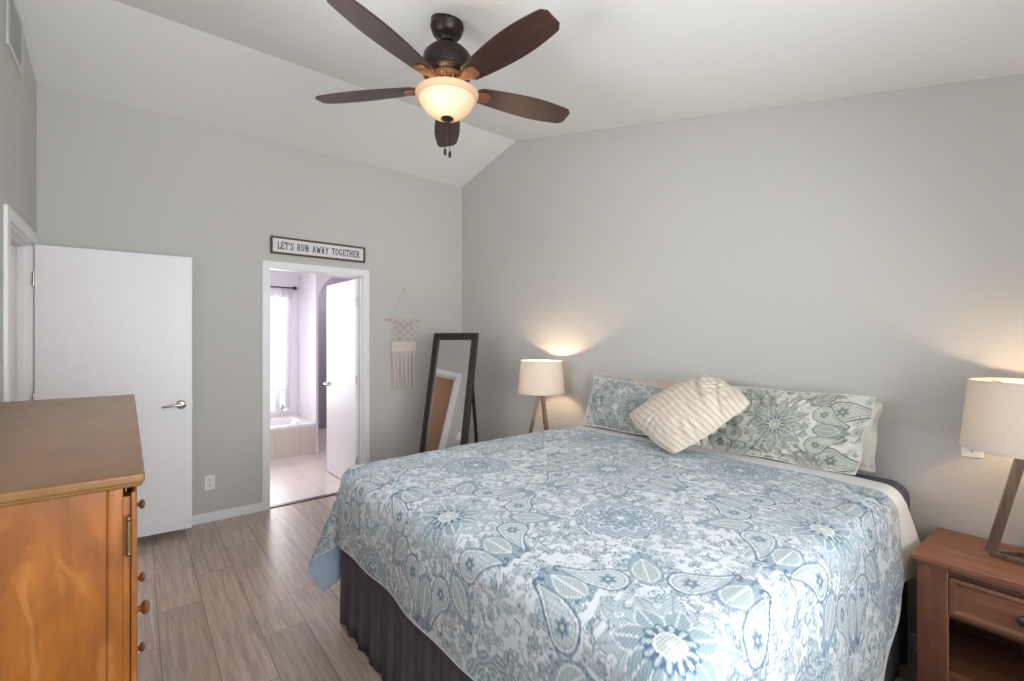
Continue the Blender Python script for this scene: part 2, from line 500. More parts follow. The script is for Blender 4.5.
# door casings with jambs
def casing_back():
    c = 0.058; mb = MB()
    for s, y0, y1 in ((0, YB - 0.016, YB), (1, YB + T, YB + T + 0.016)):
        mb.box(BD[0] - c, BD[0], y0, y1, 0, BD[2] + c).box(BD[1], BD[1] + c, y0, y1, 0, BD[2] + c).box(BD[0], BD[1], y0, y1, BD[2], BD[2] + c)
    j = 0.014
    mb.box(BD[0] - j, BD[0], YB, YB + T, 0, BD[2]).box(BD[1], BD[1] + j, YB, YB + T, 0, BD[2]).box(BD[0] - j, BD[1] + j, YB, YB + T, BD[2], BD[2] + j)
    mb.box(BD[0], BD[0] + 0.010, YB + 0.03, YB + 0.07, 0, BD[2]).box(BD[1] - 0.010, BD[1], YB + 0.03, YB + 0.07, 0, BD[2])
    return mb.build('trim_1', M['trim'], bevel=0.003)
struct(casing_back(), 'white casing around the bathroom doorway', 'door frame')
def casing_left():
    c = 0.062; mb = MB()
    for x0, x1 in ((XL, XL + 0.016), (XL - T - 0.016, XL - T)):
        mb.box(x0, x1, LD[0] - c, LD[0], 0, LD[2] + c).box(x0, x1, LD[1], LD[1] + c, 0, LD[2] + c).box(x0, x1, LD[0], LD[1], LD[2], LD[2] + c)
    j = 0.014
    mb.box(XL - T, XL, LD[0], LD[0] + j, 0, LD[2]).box(XL - T, XL, LD[1] - j, LD[1], 0, LD[2]).box(XL - T, XL, LD[0] + j, LD[1] - j, LD[2] - j, LD[2])
    mb.box(XL - 0.075, XL - 0.04, LD[0] + j, LD[0] + j + 0.012, 0, LD[2] - j).box(XL - 0.075, XL - 0.04, LD[1] - j - 0.012, LD[1] - j, 0, LD[2] - j)
    mb.box(XL - 0.075, XL - 0.04, LD[0] + j, LD[1] - j, LD[2] - j - 0.012, LD[2] - j)
    return mb.build('trim_2', M['trim'], bevel=0.003)
struct(casing_left(), 'white casing of the bedroom doorway at the left edge', 'door frame')
struct(MB().box(BD[0], BD[1], YB + 0.02, YB + 0.075, 0, 0.008).build('trim_3', M['pewter'], bevel=0.003),
       'dark threshold strip under the bathroom doorway', 'threshold')

# windows; rear and side ones unseen, set in for the fill light
def window(name, lab, frame_boxes, glass_box):
    o = MB()
    for b in frame_boxes: o.box(*b)
    o = struct(o.build(name, M['trim'], bevel=0.004), lab, 'window')
    MB().box(*glass_box).build('pane', M['glass'], o)
    return o
def frame_x(x0, x1, z0, z1, ya, yb, f, nx, nz):
    bs = [(x0, x0 + f, ya, yb, z0, z1), (x1 - f, x1, ya, yb, z0, z1), (x0 + f, x1 - f, ya, yb, z0, z0 + f), (x0 + f, x1 - f, ya, yb, z1 - f, z1)]
    for i in range(1, nx):
        x = x0 + (x1 - x0) * i / nx; bs.append((x - f / 3, x + f / 3, ya + 0.005, yb - 0.005, z0 + f, z1 - f))
    for i in range(1, nz):
        z = z0 + (z1 - z0) * i / nz; bs.append((x0 + f, x1 - f, ya + 0.008, yb - 0.008, z - f / 3, z + f / 3))
    return bs
window('window_1', 'unseen white framed window in the wall behind the camera, placed for its light', frame_x(RW[0], RW[1], RW[2], RW[3], YF - 0.085, YF - 0.03, 0.045, 2, 1),
       (RW[0], RW[1], YF - 0.06, YF - 0.055, RW[2], RW[3]))
sb = []
for b in frame_x(SW[0], SW[1], SW[2], SW[3], 0, 0.055, 0.045, 2, 1):
    sb.append((XL - 0.085 + b[2], XL - 0.085 + b[3], b[0], b[1], b[4], b[5]))
window('window_2', 'added unseen window high in the left wall above the dresser, for fill light', sb, (XL - 0.06, XL - 0.055, SW[0], SW[1], SW[2], SW[3]))

# doors
def lever(mb, c, out, along, L=0.11):
    """lever handle: rose at c, neck along 'out', lever along 'along'"""
    c = Vector(c); out = Vector(out).normalized(); al = Vector(along).normalized()
    ax = out.to_track_quat('Z', 'Y').to_matrix()
    mb.lathe([(0.0, 0), (0.032, 0), (0.032, 0.006), (0.026, 0.011), (0.012, 0.013), (0.0115, 0.045), (0, 0.046)], 24, c, ax)
    b = c + out * 0.042
    mb.tube([b - al * 0.008, b + al * 0.03, b + al * 0.06 + out * 0.004 - Vector((0, 0, 0.002)), b + al * L - out * 0.004 - Vector((0, 0, 0.010))], [0.011, 0.0105, 0.009, 0.007], 12)

d1 = empty('door_1', (XL + 0.012, 4.222, 0.0), radians(-4.3))
struct(d1, 'white flush bedroom door standing open in front of the grey wall', 'door')
MB().box(0.0, 0.822, -0.035, 0.0, 0.055, 2.04).build('door_leaf', M['door'], d1, bevel=0.002)
hb = MB(); lever(hb, (0.757, -0.035, 0.965), (0, -1, 0), (-1, 0, 0)); hb.build('door_handle', M['chrome'], d1, smooth=True)
hb = MB(); lever(hb, (0.757, 0.0, 0.965), (0, 1, 0), (-1, 0, 0), 0.09); hb.build('door_handle', M['chrome'], d1, smooth=True)
MB().box(0.821, 0.825, -0.030, -0.005, 0.93, 1.0).build('latch_plate', M['chrome'], d1)
for z in (0.30, 1.05, 1.82):
    MB().lathe([(0, -0.045), (0.007, -0.045), (0.007, 0.045), (0, 0.045)], 12, (-0.004, -0.038, z)).build('hinge', M['chrome'], d1, smooth=True)

d2 = empty('door_2', (BD[1] - 0.004, YB + T - 0.02, 0.0), radians(92.5))
struct(d2, 'white bathroom door swung open into the bathroom', 'door')
MB().box(0.0, 0.775, 0.0, 0.035, 0.012, 2.025).build('door_leaf', M['door'], d2, bevel=0.002)
hb = MB(); lever(hb, (0.71, 0.035, 0.965), (0, 1, 0), (-1, 0, 0)); hb.build('door_handle', M['chrome'], d2, smooth=True)
for z in (0.25, 1.05, 1.80):
    MB().lathe([(0, -0.045), (0.007, -0.045), (0.007, 0.045), (0, 0.045)], 12, (-0.006, 0.030, z)).build('hinge', M['chrome'], d2, smooth=True)

# ------------------------------------------------------------------ bathroom and hallway beyond the doorways
BX0, BX1, BY0, BY1, BZ = 0.2, 3.1, YB + T, 7.0, 2.46
struct(MB().box(BX0 - T, BX1 + T, YB + 0.02, 7.9, -0.08, -0.001).build('floor_bathroom', M['tile']), 'pale square tile floor seen through the bathroom doorway', 'floor')
struct(MB().box(BX0 - T, BX1 + T, BY0, 7.9, BZ, BZ + 0.1).build('ceiling_bathroom', M['ceiling']), 'white bathroom ceiling', 'ceiling')
BW = (0.55, 1.66, 0.42, 2.065)
w = strip_wall('wall_bathroom_back', M['bathwall'], BX0, 1.76, lambda a, z, s: (a, BY1 + s * T, z), lambda a: BZ, [BW])
struct(w, 'pale bathroom wall with the bright window', 'wall')
struct(MB().box(BX0 - T, BX0, BY0, BY1 + T, 0, BZ).build('wall_bathroom_left', M['bathwall']), 'pale bathroom wall at the tub end', 'wall')
struct(MB().box(BX1, BX1 + T, BY0, 7.9, 0, BZ).build('wall_bathroom_right', M['bathwall']), 'pale bathroom wall behind the open door', 'wall')
struct(MB().box(1.76, 1.788, 6.27, 7.9, 0, BZ).build('wall_bathroom_side', M['bathwall']), 'pale wall between the tub and the arched opening', 'wall')
def arch_wall():
    ax0, ax1, spring = 1.790, 2.56, 1.93
    r = (ax1 - ax0) / 2; cx = (ax0 + ax1) / 2
    pts = [(1.76, 0), (ax0, 0), (ax0, spring)] + [(cx - r * cos(a), spring + r * sin(a)) for a in np.linspace(0, pi, 25)[1:-1]] + [(ax1, spring), (ax1, 0), (BX1, 0), (BX1, BZ), (1.76, BZ)]
    return MB().prism(pts, lambda x, z: (x, 6.15, z), lambda x, z: (x, 6.27, z)).build('wall_bathroom_arch', M['bathwall'])
struct(arch_wall(), 'pale wall with an arched opening behind the bathroom door', 'wall')
struct(MB().box(1.788, BX1, 7.8, 7.9, 0, BZ).build('wall_bathroom_far', M['archwall']), 'lavender grey wall beyond the arch', 'wall')
struct(MB().box(2.56, BX1, 6.135, 6.15, 0, 0.1).box(1.762, 1.79, 6.135, 6.15, 0, 0.1).build('baseboard_bathroom', M['trim'], bevel=0.003), 'white baseboard beside the arch', 'baseboard')
window('window_3', 'bright bathroom window with white grid bars above the tub', frame_x(BW[0], BW[1], BW[2], BW[3], BY1 + 0.02, BY1 + 0.07, 0.04, 3, 5),
       (BW[0], BW[1], BY1 + 0.045, BY1 + 0.05, BW[2], BW[3]))
tub = empty('bathtub', (0.98, 6.57, 0))
tag(tub, 'white built-in bathtub under the bathroom window', 'bathtub')
tx0, tx1, ty0, ty1 = -0.775, 0.775, -0.43, 0.425
MB().box(tx0, tx1, ty0, ty0 + 0.03, 0.0, 0.35).build('apron', M['apron'], tub)
def tub_shell():
    n = 40; mb = MB(); rings = []
    def ring(sx, sy, z, p):
        out = []
        for i in range(n):
            a = 2 * pi * i / n; c, s_ = cos(a), sin(a)
            out.append((sx * abs(c) ** p * (1 if c >= 0 else -1), sy * abs(s_) ** p * (1 if s_ >= 0 else -1), z))
        return out
    for sx, sy, z, p in ((0.775, 0.425, 0.35, 0.02), (0.775, 0.425, 0.38, 0.02), (0.68, 0.33, 0.38, 0.5), (0.66, 0.31, 0.36, 0.5), (0.56, 0.24, 0.10, 0.6), (0.40, 0.15, 0.08, 0.7)):
        rings += ring(sx, sy, z, p)
    fs = []
    for j in range(5):
        for i in range(n):
            k = (i + 1) % n; fs.append((j * n + i, j * n + k, (j + 1) * n + k, (j + 1) * n + i))
    fs.append(tuple(range(5 * n, 6 * n)))
    return mb.add(rings, fs)
tub_shell().build('shell', M['tub'], tub, smooth=True)
MB().tube([(0.55, 0.36, 0.38), (0.55, 0.36, 0.50), (0.55, 0.30, 0.55), (0.55, 0.22, 0.51)], 0.014, 10).build('faucet', M['chrome'], tub, smooth=True)

rod = empty('curtain_rod', (1.1, 6.93, 2.16)); tag(rod, 'dark curtain rod above the bathroom window', 'curtain rod')
MB().tube([(-0.62, 0, 0), (0.58, 0, 0)], 0.011, 10).build('rod', M['rod'], rod, smooth=True)
MB().lathe([(0, -0.03), (0.016, -0.028), (0.026, -0.008), (0.024, 0.014), (0.012, 0.028), (0, 0.03)], 16, (0.60, 0, 0), Matrix.Rotation(pi / 2, 3, 'Y')).build('finial', M['rod'], rod, smooth=True)
for bx in (0.52, -0.56):
    MB().box(bx, bx + 0.02, 0, 0.069, -0.008, 0.008).build('bracket', M['rod'], rod)
def curtain(name, x0, x1, xb0, xb1, zt, zb, lab, yc):
    n, m = 70, 24; P = np.zeros((n, m, 3))
    for i in range(n):
        u = i / (n - 1)
        for j in range(m):
            v = j / (m - 1); k = v ** 0.7
            P[i, j] = ((x0 + (x1 - x0) * u) * (1 - k) + (xb0 + (xb1 - xb0) * u) * k, yc - 0.018 * sin(u * 2 * pi * 6) - 0.01, zt + (zb - zt) * v)
    o = grid_object(name, P, M['sheer'])
    tag(o, lab, 'curtain')
curtain('curtain', 1.56, 1.665, 1.57, 1.625, 2.145, 0.50, 'sheer white curtain strip gathered at the right of the bathroom window', 6.93)
curtain('curtain', 1.43, 1.53, 1.44, 1.50, 2.145, 0.46, 'sheer white curtain drawn to a narrow strip before the bathroom window panes', 6.89)

HX0 = -1.75
struct(MB().box(HX0, XL - T, 2.7, 5.0, -0.08, -0.001).build('floor_hallway', M['floor']), 'hallway floor beyond the bedroom doorway', 'floor')
struct(MB().box(HX0, XL - T, 2.7, 5.0, 2.44, 2.54).build('ceiling_hallway', M['ceiling']), 'hallway ceiling beyond the bedroom doorway', 'ceiling')
struct(MB().box(HX0 - T, HX0, 2.7, 5.0, 0, 2.44).build('wall_hallway_far', M['hallwall']), 'tan hallway wall reflected in the mirror', 'wall')
struct(MB().box(HX0, XL - T, 5.0, 5.0 + T, 0, 2.44).build('wall_hallway_end', M['hallwall']), 'tan hallway end wall', 'wall')
struct(MB().box(HX0, XL - T, 2.7 - T, 2.7, 0, 2.44).build('wall_hallway_start', M['hallwall']), 'tan hallway wall near the bedroom', 'wall')

# ------------------------------------------------------------------ printed pattern (drawn with numpy into a colour array, later vertex colours)
class Print:
    def __init__(s, x0, x1, y0, y1, step, ground):
        s.x0, s.y0, s.st = x0, y0, step
        s.nx = int(round((x1 - x0) / step)) + 1; s.ny = int(round((y1 - y0) / step)) + 1
        s.A = np.empty((s.nx, s.ny, 3), np.float32); s.A[:] = ground
    def win(s, cx, cy, R):
        i0 = max(0, int((cx - R - s.x0) / s.st)); i1 = min(s.nx, int((cx + R - s.x0) / s.st) + 2)
        j0 = max(0, int((cy - R - s.y0) / s.st)); j1 = min(s.ny, int((cy + R - s.y0) / s.st) + 2)
        if i1 <= i0 or j1 <= j0: return None
        x = s.x0 + np.arange(i0, i1) * s.st - cx; y = s.y0 + np.arange(j0, j1) * s.st - cy
        X, Y = np.meshgrid(x, y, indexing='ij')
        return s.A[i0:i1, j0:j1], X, Y
    def sample(s, X, Y):
        fx = np.clip((X - s.x0) / s.st, 0, s.nx - 1.001); fy = np.clip((Y - s.y0) / s.st, 0, s.ny - 1.001)
        i = fx.astype(int); j = fy.astype(int); a = (fx - i)[..., None]; b = (fy - j)[..., None]
        A = s.A
        return (A[i, j] * (1 - a) + A[i + 1, j] * a) * (1 - b) + (A[i, j + 1] * (1 - a) + A[i + 1, j + 1] * a) * b

def C(*rgb): return np.array(rgb, np.float32)
def put(a, m, c, k=1.0):
    a[m] = a[m] * (1 - k) + c * k

def rot(X, Y, th):
    return X * cos(th) + Y * sin(th), -X * sin(th) + Y * cos(th)

def paisley(P, cx, cy, size, th, pal, flip=1, bend=0.55):
    w = P.win(cx, cy, size * 1.9)
    if w is None: return
    a, X, Y = w; x, y = rot(X, Y, th); x = x * flip / size; y = y / size
    L = 1.35
    u = np.clip(y / L, 0, 1); cl = bend * u ** 2.2
    rad = 0.5 * (1 - u) ** 0.85
    d = np.where(y < 0, np.hypot(x, y) - 0.5, np.where(y < L, np.abs(x - cl) - rad, 9))
    hook = np.abs(np.hypot(x - bend + 0.11, y - L + 0.02) - 0.11); d = np.where((y > L - 0.06) & (hook < 0.045), -0.02, d)
    put(a, d < 0.03, pal['dark']); put(a, d < -0.03, pal['white']); put(a, d < -0.10, pal['mid'])
    dots = (np.sin(np.arctan2(y, x) * 18 + y * 14) > 0.1) & (d < -0.03) & (d > -0.10)
    put(a, dots, pal['mid'], 0.35)
    put(a, d < -0.125, pal['inner'])
    sc = (np.sin(x * 34) * np.sin(y * 34) > 0.25) & (d < -0.15)
    put(a, sc, pal['white'], 0.7)
    r = np.hypot(x, y - 0.05); t = np.arctan2(y - 0.05, x)
    put(a, r < 0.20 + 0.05 * np.cos(6 * t), pal['mid']); put(a, r < 0.13 + 0.04 * np.cos(6 * t), pal['dark'], 0.8); put(a, r < 0.06, pal['acc'])

def leaf(P, cx, cy, L, W, th, fill, line, hatch=None, k=1.0, jag=0):
    """leaf whose base is at (cx, cy), pointing along th"""
    w = P.win(cx + cos(th) * L / 2, cy + sin(th) * L / 2, L * 0.62 + W)
    if w is None: return
    a, X, Y = w
    X = X + cos(th) * L / 2; Y = Y + sin(th) * L / 2
    x, y = rot(X, Y, th)
    u = np.clip(x / L, 0, 1); hw = W * np.sin(pi * u ** 0.8) ** 0.9
    if jag: hw = hw * (1 + 0.22 * np.sign(np.sin(u * jag * 2 * pi)))
    d = np.abs(y) - hw; ok = (x > 0) & (x < L)
    put(a, ok & (d < 0), line, k); put(a, ok & (d < -0.0035), fill, k)
    if hatch is not None:
        put(a, ok & (d < -0.006) & (np.sin((x + np.abs(y) * 0.8) * 2 * pi / 0.011) > 0.2), hatch, 0.65 * k)
        put(a, ok & (np.abs(y) < 0.0018), line, k)

def flower(P, cx, cy, r, n, ph, fill, line, mid, k=1.0):
    w = P.win(cx, cy, r * 1.3)
    if w is None: return
    a, X, Y = w; R = np.hypot(X, Y); t = np.arctan2(Y, X) + ph
    e = r * (0.72 + 0.28 * np.abs(np.cos(t * n / 2)))
    put(a, R < e, line, k); put(a, R < e - max(0.0026, r * 0.12), fill, k)
    put(a, (R < e * 0.8) & (R > r * 0.35) & (np.abs(np.sin(t * n / 2)) < 0.16), line, 0.8 * k)
    put(a, R < r * 0.34, line, k); put(a, R < r * 0.22, mid, k)

def scroll(P, cx, cy, r, a0, a1, wd, c, k=1.0):
    w = P.win(cx, cy, r * 1.15)
    if w is None: return
    a, X, Y = w; R = np.hypot(X, Y); t = (np.arctan2(Y, X) - a0) % (2 * pi); sp = (a1 - a0)
    rr = r * (0.35 + 0.65 * t / sp)
    put(a, (t < sp) & (np.abs(R - rr) < wd), c, k)

def medallion(P, cx, cy, r, pal):
    w = P.win(cx, cy, r * 1.2)
    if w is None: return
    a, X, Y = w; R = np.hypot(X, Y); t = np.arctan2(Y, X)
    e = r * (0.86 + 0.14 * np.abs(np.cos(6 * t)) ** 0.6)
    put(a, R < e, pal['dark']); put(a, R < e - 0.004, pal['soft'])
    put(a, (R < e - 0.008) & (np.sin(R * 2 * pi / 0.016 + 1.5 * np.cos(12 * t)) > 0.1), pal['mid'])
    e2 = r * (0.60 + 0.10 * np.cos(12 * t))
    put(a, np.abs(R - e2) < 0.004, pal['white'])
    put(a, (R < e2 - 0.004), pal['mid'])
    put(a, (R < e2 - 0.008) & (np.sin(12 * t) * np.sin(R * 2 * pi / 0.03) > 0.15), pal['soft'])
    e3 = r * (0.30 + 0.06 * np.cos(8 * t))
    put(a, R < e3, pal['dark']); put(a, R < e3 - 0.005, pal['soft'])
    put(a, (R < e3 - 0.008) & (np.cos(8 * t) > 0.1), pal['mid']); put(a, R < r * 0.08, pal['white'])

def big_flower(P, cx, cy, s, pal, npais=8, ph=0.0):
    # outer paisleys and jagged leaves, then leaf rings, then the rosette
    for i in range(npais):
        t = ph + 2 * pi * (i + 0.5) / npais
        leaf(P, cx + s * 0.22 * cos(t + 0.39), cy + s * 0.22 * sin(t + 0.39), s * 0.19, s * 0.062, t + 0.39, pal['mid'], pal['dark'], pal['soft'], jag=6)
        leaf(P, cx + s * 0.235 * cos(t + 0.39), cy + s * 0.235 * sin(t + 0.39), s * 0.13, s * 0.038, t + 0.39, pal['green'], pal['white'], pal['mid'])
    for i in range(npais):
        t = ph + 2 * pi * (i + 0.5) / npais
        fl_ = 1 if i % 2 else -1
        paisley(P, cx + s * 0.265 * cos(t), cy + s * 0.265 * sin(t), s * 0.105, t - pi / 2 + fl_ * 1.15, pal, fl_)
    for i in range(12):
        t = ph + 2 * pi * i / 12
        leaf(P, cx + s * 0.06 * cos(t), cy + s * 0.06 * sin(t), s * (0.135 if i % 2 else 0.115), s * 0.034, t, pal['soft'], pal['gl'], pal['green2'])
        scroll(P, cx + s * 0.185 * cos(t + 0.26), cy + s * 0.185 * sin(t + 0.26), s * 0.022, t, t + 4.5, 0.002, pal['mid'])
    for i in range(8):
        t = ph + 2 * pi * (i + 0.5) / 8
        leaf(P, cx + s * 0.035 * cos(t), cy + s * 0.035 * sin(t), s * 0.10, s * 0.034, t, pal['green2'], pal['white'], pal['mid'])
        flower(P, cx + s * 0.135 * cos(t + 0.39), cy + s * 0.135 * sin(t + 0.39), s * 0.016, 6, t, pal['white'], pal['mid'], pal['acc'])
    w = P.win(cx, cy, s * 0.1)
    if w is None: return
    a, X, Y = w; R = np.hypot(X, Y) / s; t = np.arctan2(Y, X)
    put(a, R < 0.062 + 0.006 * np.cos(12 * t), pal['dark']); put(a, (R < 0.060) & (R > 0.038) & (np.cos(12 * t) > 0.2), pal['soft'])
    put(a, R < 0.036 + 0.002 * np.cos(16 * t), pal['white']); put(a, R < 0.031, pal['green'])
    put(a, (R < 0.028) & (np.sin(X / s * 420) * np.sin(Y / s * 420) > 0.2), pal['acc'])
    put(a, R < 0.008, pal['white'])

def filler(P, x0, x1, y0, y1, n, pal, rng, big=1.0):
    for _ in range(n):
        x = rng.uniform(x0, x1); y = rng.uniform(y0, y1); k = rng.random(); th = rng.uniform(0, 2 * pi)
        c = (pal['mid'], pal['gl'], pal['soft'], pal['dark'])[rng.integers(0, 4)]
        if k < 0.25: flower(P, x, y, rng.uniform(0.014, 0.028) * big, int(rng.integers(5, 8)), th, pal['soft'] if rng.random() < .5 else pal['white'], c, pal['acc'])
        elif k < 0.55: leaf(P, x, y, rng.uniform(0.03, 0.06) * big, rng.uniform(0.007, 0.014) * big, th, pal['soft'] if rng.random() < .6 else pal['green'], c, None)
        elif k < 0.9: scroll(P, x, y, rng.uniform(0.016, 0.04) * big, th, th + rng.uniform(3, 5.2), 0.0020, c)
        else: paisley(P, x, y, rng.uniform(0.03, 0.05) * big, th, pal, 1 if rng.random() < .5 else -1)

def L3(*rgb): return C(*lin(rgb))
PAL_Q = dict(white=L3(218, 222, 226), dark=L3(82, 108, 129), mid=L3(122, 144, 160), soft=L3(176, 187, 194), inner=L3(168, 180, 184),
             green=L3(178, 186, 184), green2=L3(148, 165, 172), gl=L3(134, 147, 152), acc=L3(192, 197, 184))
PAL_S = dict(white=L3(202, 201, 190), dark=L3(108, 115, 116), mid=L3(136, 142, 139), soft=L3(170, 174, 166), inner=L3(174, 177, 166),
             green=L3(162, 167, 155), green2=L3(150, 157, 146), gl=L3(122, 129, 118), acc=L3(178, 179, 160))
PAL_G = dict(white=L3(196, 197, 193), dark=L3(110, 117, 121), mid=L3(138, 144, 146), soft=L3(168, 172, 171), inner=L3(165, 170, 168),
             green=L3(160, 165, 162), green2=L3(146, 152, 151), gl=L3(128, 133, 133), acc=L3(178, 180, 171))

# ------------------------------------------------------------------ the bed
BXF, BXH, BYN, BYF, BTOP = 0.81, 2.74, 0.49, 2.42, 0.785
bed = empty('bed', ((BXF + BXH) / 2, (BYN + BYF) / 2, 0))
tag(bed, 'king bed with charcoal sheeted mattress and dark pleated bed skirt', 'bed')
bm_ = Matrix.Translation(-Vector(bed.location))
tilt = Matrix.Identity(4); tilt[2][0] = 0.022 / (BXH - BXF); tilt[2][3] = -0.022 * BXF / (BXH - BXF)
MB().box(BXF, BXH, BYN, BYF, 0.44, BTOP - 0.012).build('mattress', M['charcoal'], bed, bevel=0.072, mtx=bm_ @ tilt, seg=5, smooth=True)
MB().box(BXF + 0.03, BXH, BYN + 0.045, BYF - 0.075, 0.10, 0.44).build('box_base', M['skirt'], bed, bevel=0.01, mtx=bm_)
def skirt():
    # pleated band round three sides
    x0, x1, y0, y1 = BXF - 0.005, BXH, BYN + 0.02, BYF - 0.055
    path = []
    def seg(p, q, n, nx, ny):
        for i in range(n):
            t = i / n; path.append((p[0] + (q[0] - p[0]) * t, p[1] + (q[1] - p[1]) * t, nx, ny))
    seg((x1, y1), (x0, y1), 200, 0, 1); seg((x0, y1), (x0, y0), 200, -1, 0); seg((x0, y0), (x1, y0), 200, 0, -1)
    n, m = len(path), 8; P = np.zeros((n, m, 3)); s_ = 0
    for i, (x, y, nx, ny) in enumerate(path):
        s_ = i * 0.0097
        for j in range(m):
            v = j / (m - 1)
            f = (0.25 + 0.75 * v) * (0.007 * sin(s_ * 40 + 1.3 * sin(s_ * 3.1)) + 0.004 * sin(s_ * 97)) + 0.003 * v
            P[i, j] = (x + nx * f, y + ny * f, 0.45 - v * 0.44)
    P -= np.array(bed.location)
    o = grid_object('bed_skirt', P, M['skirt'], bed)
    sm = o.modifiers.new('solid', 'SOLIDIFY'); sm.thickness = 0.004; sm.offset = -1
    return o
skirt()

def smooth_noise(x, y, sc, seed):
    r = np.random.default_rng(seed); out = 0
    for _ in range(6):
        a = r.uniform(0, 2 * pi); f = r.uniform(0.6, 1.5) * sc; p = r.uniform(0, 2 * pi)
        out = out + np.sin((x * cos(a) + y * sin(a)) * f + p)
    return out / 6

def drape(p, q, top, r, off, flare, ridge=44, far_flare=True):
    """lay a cloth point (p, q) over the mattress: flat on top, rolled over the edges"""
    xi = BXF - off + r; yn = BYN - off + r; yf = BYF + off - r
    dx = np.maximum(0, xi - p); dn = np.maximum(0, yn - q); df = np.maximum(0, q - yf)
    dy = dn + df; sg = np.where(df > 0, 1.0, -1.0)
    d = np.hypot(dx, dy); dd = np.maximum(d, 1e-9); ux = -dx / dd; uy = sg * dy / dd
    arc = pi * r / 2
    h = np.where(d < arc, r * np.sin(np.minimum(d, arc) / r), r)
    v = np.where(d < arc, r * (1 - np.cos(np.minimum(d, arc) / r)), r + d - arc)
    hang = np.maximum(0, d - arc)
    th = np.degrees(np.arctan2(dy, dx)); corner = (dx > 0) & (dy > 0)
    bmp = np.exp(-((th - ridge) / 13.0) ** 2) * corner
    h = h + flare * hang * bmp
    # soft folds in the hanging cloth
    along = np.where(dx > dy, q, p)
    h = h + hang * (0.022 * (1 + np.sin(along * 9.0 + 1.0)) + 0.016 * (1 + np.sin(along * 17.0)) + 0.035) * (1 - bmp) + 0.01 * hang
    bx = np.maximum(p, xi); by = np.clip(q, yn, yf)
    top_n = 0.004 * smooth_noise(p, q, 7, 3) + 0.0022 * smooth_noise(p, q, 22, 4)
    # top falls gently toward its edges
    ed = np.minimum(np.minimum(np.maximum(p - xi, 0), 0.35), np.minimum(np.clip(q - yn, 0, 0.35), np.clip(yf - q, 0, 0.35))) / 0.35
    dome = -0.008 * (1 - ed) ** 2 + 0.022 * np.clip((p - BXF) / (BXH - BXF), 0, 1)
    X = bx + ux * h; Y = by + uy * h; Z = top - v + top_n + dome
    return np.stack([X, Y, Z], -1)

QX1 = 2.41          # head edge of the quilt
QFOOT, QFAR = 0.345, 0.59
def near_drop(p, base=0.0):
    return np.clip(0.29 + 0.30 * (QX1 - p) / 0.62, 0.27, 0.50) + base

def build_quilt():
    st = 0.0045; x0 = BXF - QFOOT; y1 = BYF + QFAR - 0.05; y0 = BYN - 0.56
    Pn = Print(x0 - 0.02, QX1 + 0.02, y0 - 0.02, y1 + 0.02, 0.0025, L3(206, 212, 217))
    rng = np.random.default_rng(5)
    X0, X1, Y0, Y1 = x0, QX1, y0, y1
    filler(Pn, X0, X1, Y0, Y1, 13000, PAL_Q, rng, 0.68)
    AX, AY, SP = 1.325, 1.03, 0.90
    for i in range(-2, 3):
        for j in range(-2, 4):
            medallion(Pn, AX + i * SP, AY + j * SP, 0.165, PAL_Q)
            for k in range(8):
                t = 2 * pi * k / 8 + 0.2
                flower(Pn, AX + i * SP + 0.205 * cos(t), AY + j * SP + 0.205 * sin(t), 0.026, 6, t, PAL_Q['soft'], PAL_Q['mid'], PAL_Q['white'])
            big_flower(Pn, AX - SP / 2 + i * SP, AY - SP / 2 + j * SP - 0.03, 1.0, PAL_Q)
    nx = int((X1 - X0) / st) + 1; ny = int((Y1 - Y0) / st) + 1
    p = np.linspace(X0, X1, nx); q = np.linspace(Y0, Y1, ny)
    Pp, Qq = np.meshgrid(p, q, indexing='ij')
    # near hem: shrink the near overhang to the wanted drop
    over = np.maximum(0, BYN - Qq); full = BYN - Y0
    dn = near_drop(Pp) + 0.012 * np.sin(Pp * 21) + 0.008 * np.sin(Pp * 47 + 1)
    Qe = np.where(Qq < BYN, BYN - over / full * dn, Qq)
    G = drape(Pp, Qe, BTOP + 0.012, 0.085, 0.014, 0.40)
    col = Pn.sample(Pp, Qe)
    # hem binding
    hem = (Pp - X0 < 0.008) | (Y1 - Qq < 0.008) | (over / full * dn > dn - 0.007) | (X1 - Pp < 0.007)
    col[hem] = L3(204, 214, 226)
    uv = np.stack([Pp, Qe], -1)
    root = empty('quilt', (1.6, 1.45, BTOP))
    tag(root, 'blue and white paisley quilt spread over the bed', 'quilt')
    loc = np.array(root.location)
    o = grid_object('quilted_face', G - loc, M['quilt'], root, col, uv)
    # lining: a little inside the face
    g = G[::5, ::5]
    du = np.gradient(g, axis=0); dv = np.gradient(g, axis=1); nn = np.cross(du, dv)
    nn /= np.maximum(np.linalg.norm(nn, axis=-1, keepdims=True), 1e-9)
    sgn = np.sign(nn[nn.shape[0] // 2, nn.shape[1] // 2, 2])
    grid_object('lining', g - nn * sgn * 0.004 - loc, M['lining'], root)['label'] = 'plain pale blue lining'
    return root
build_quilt()

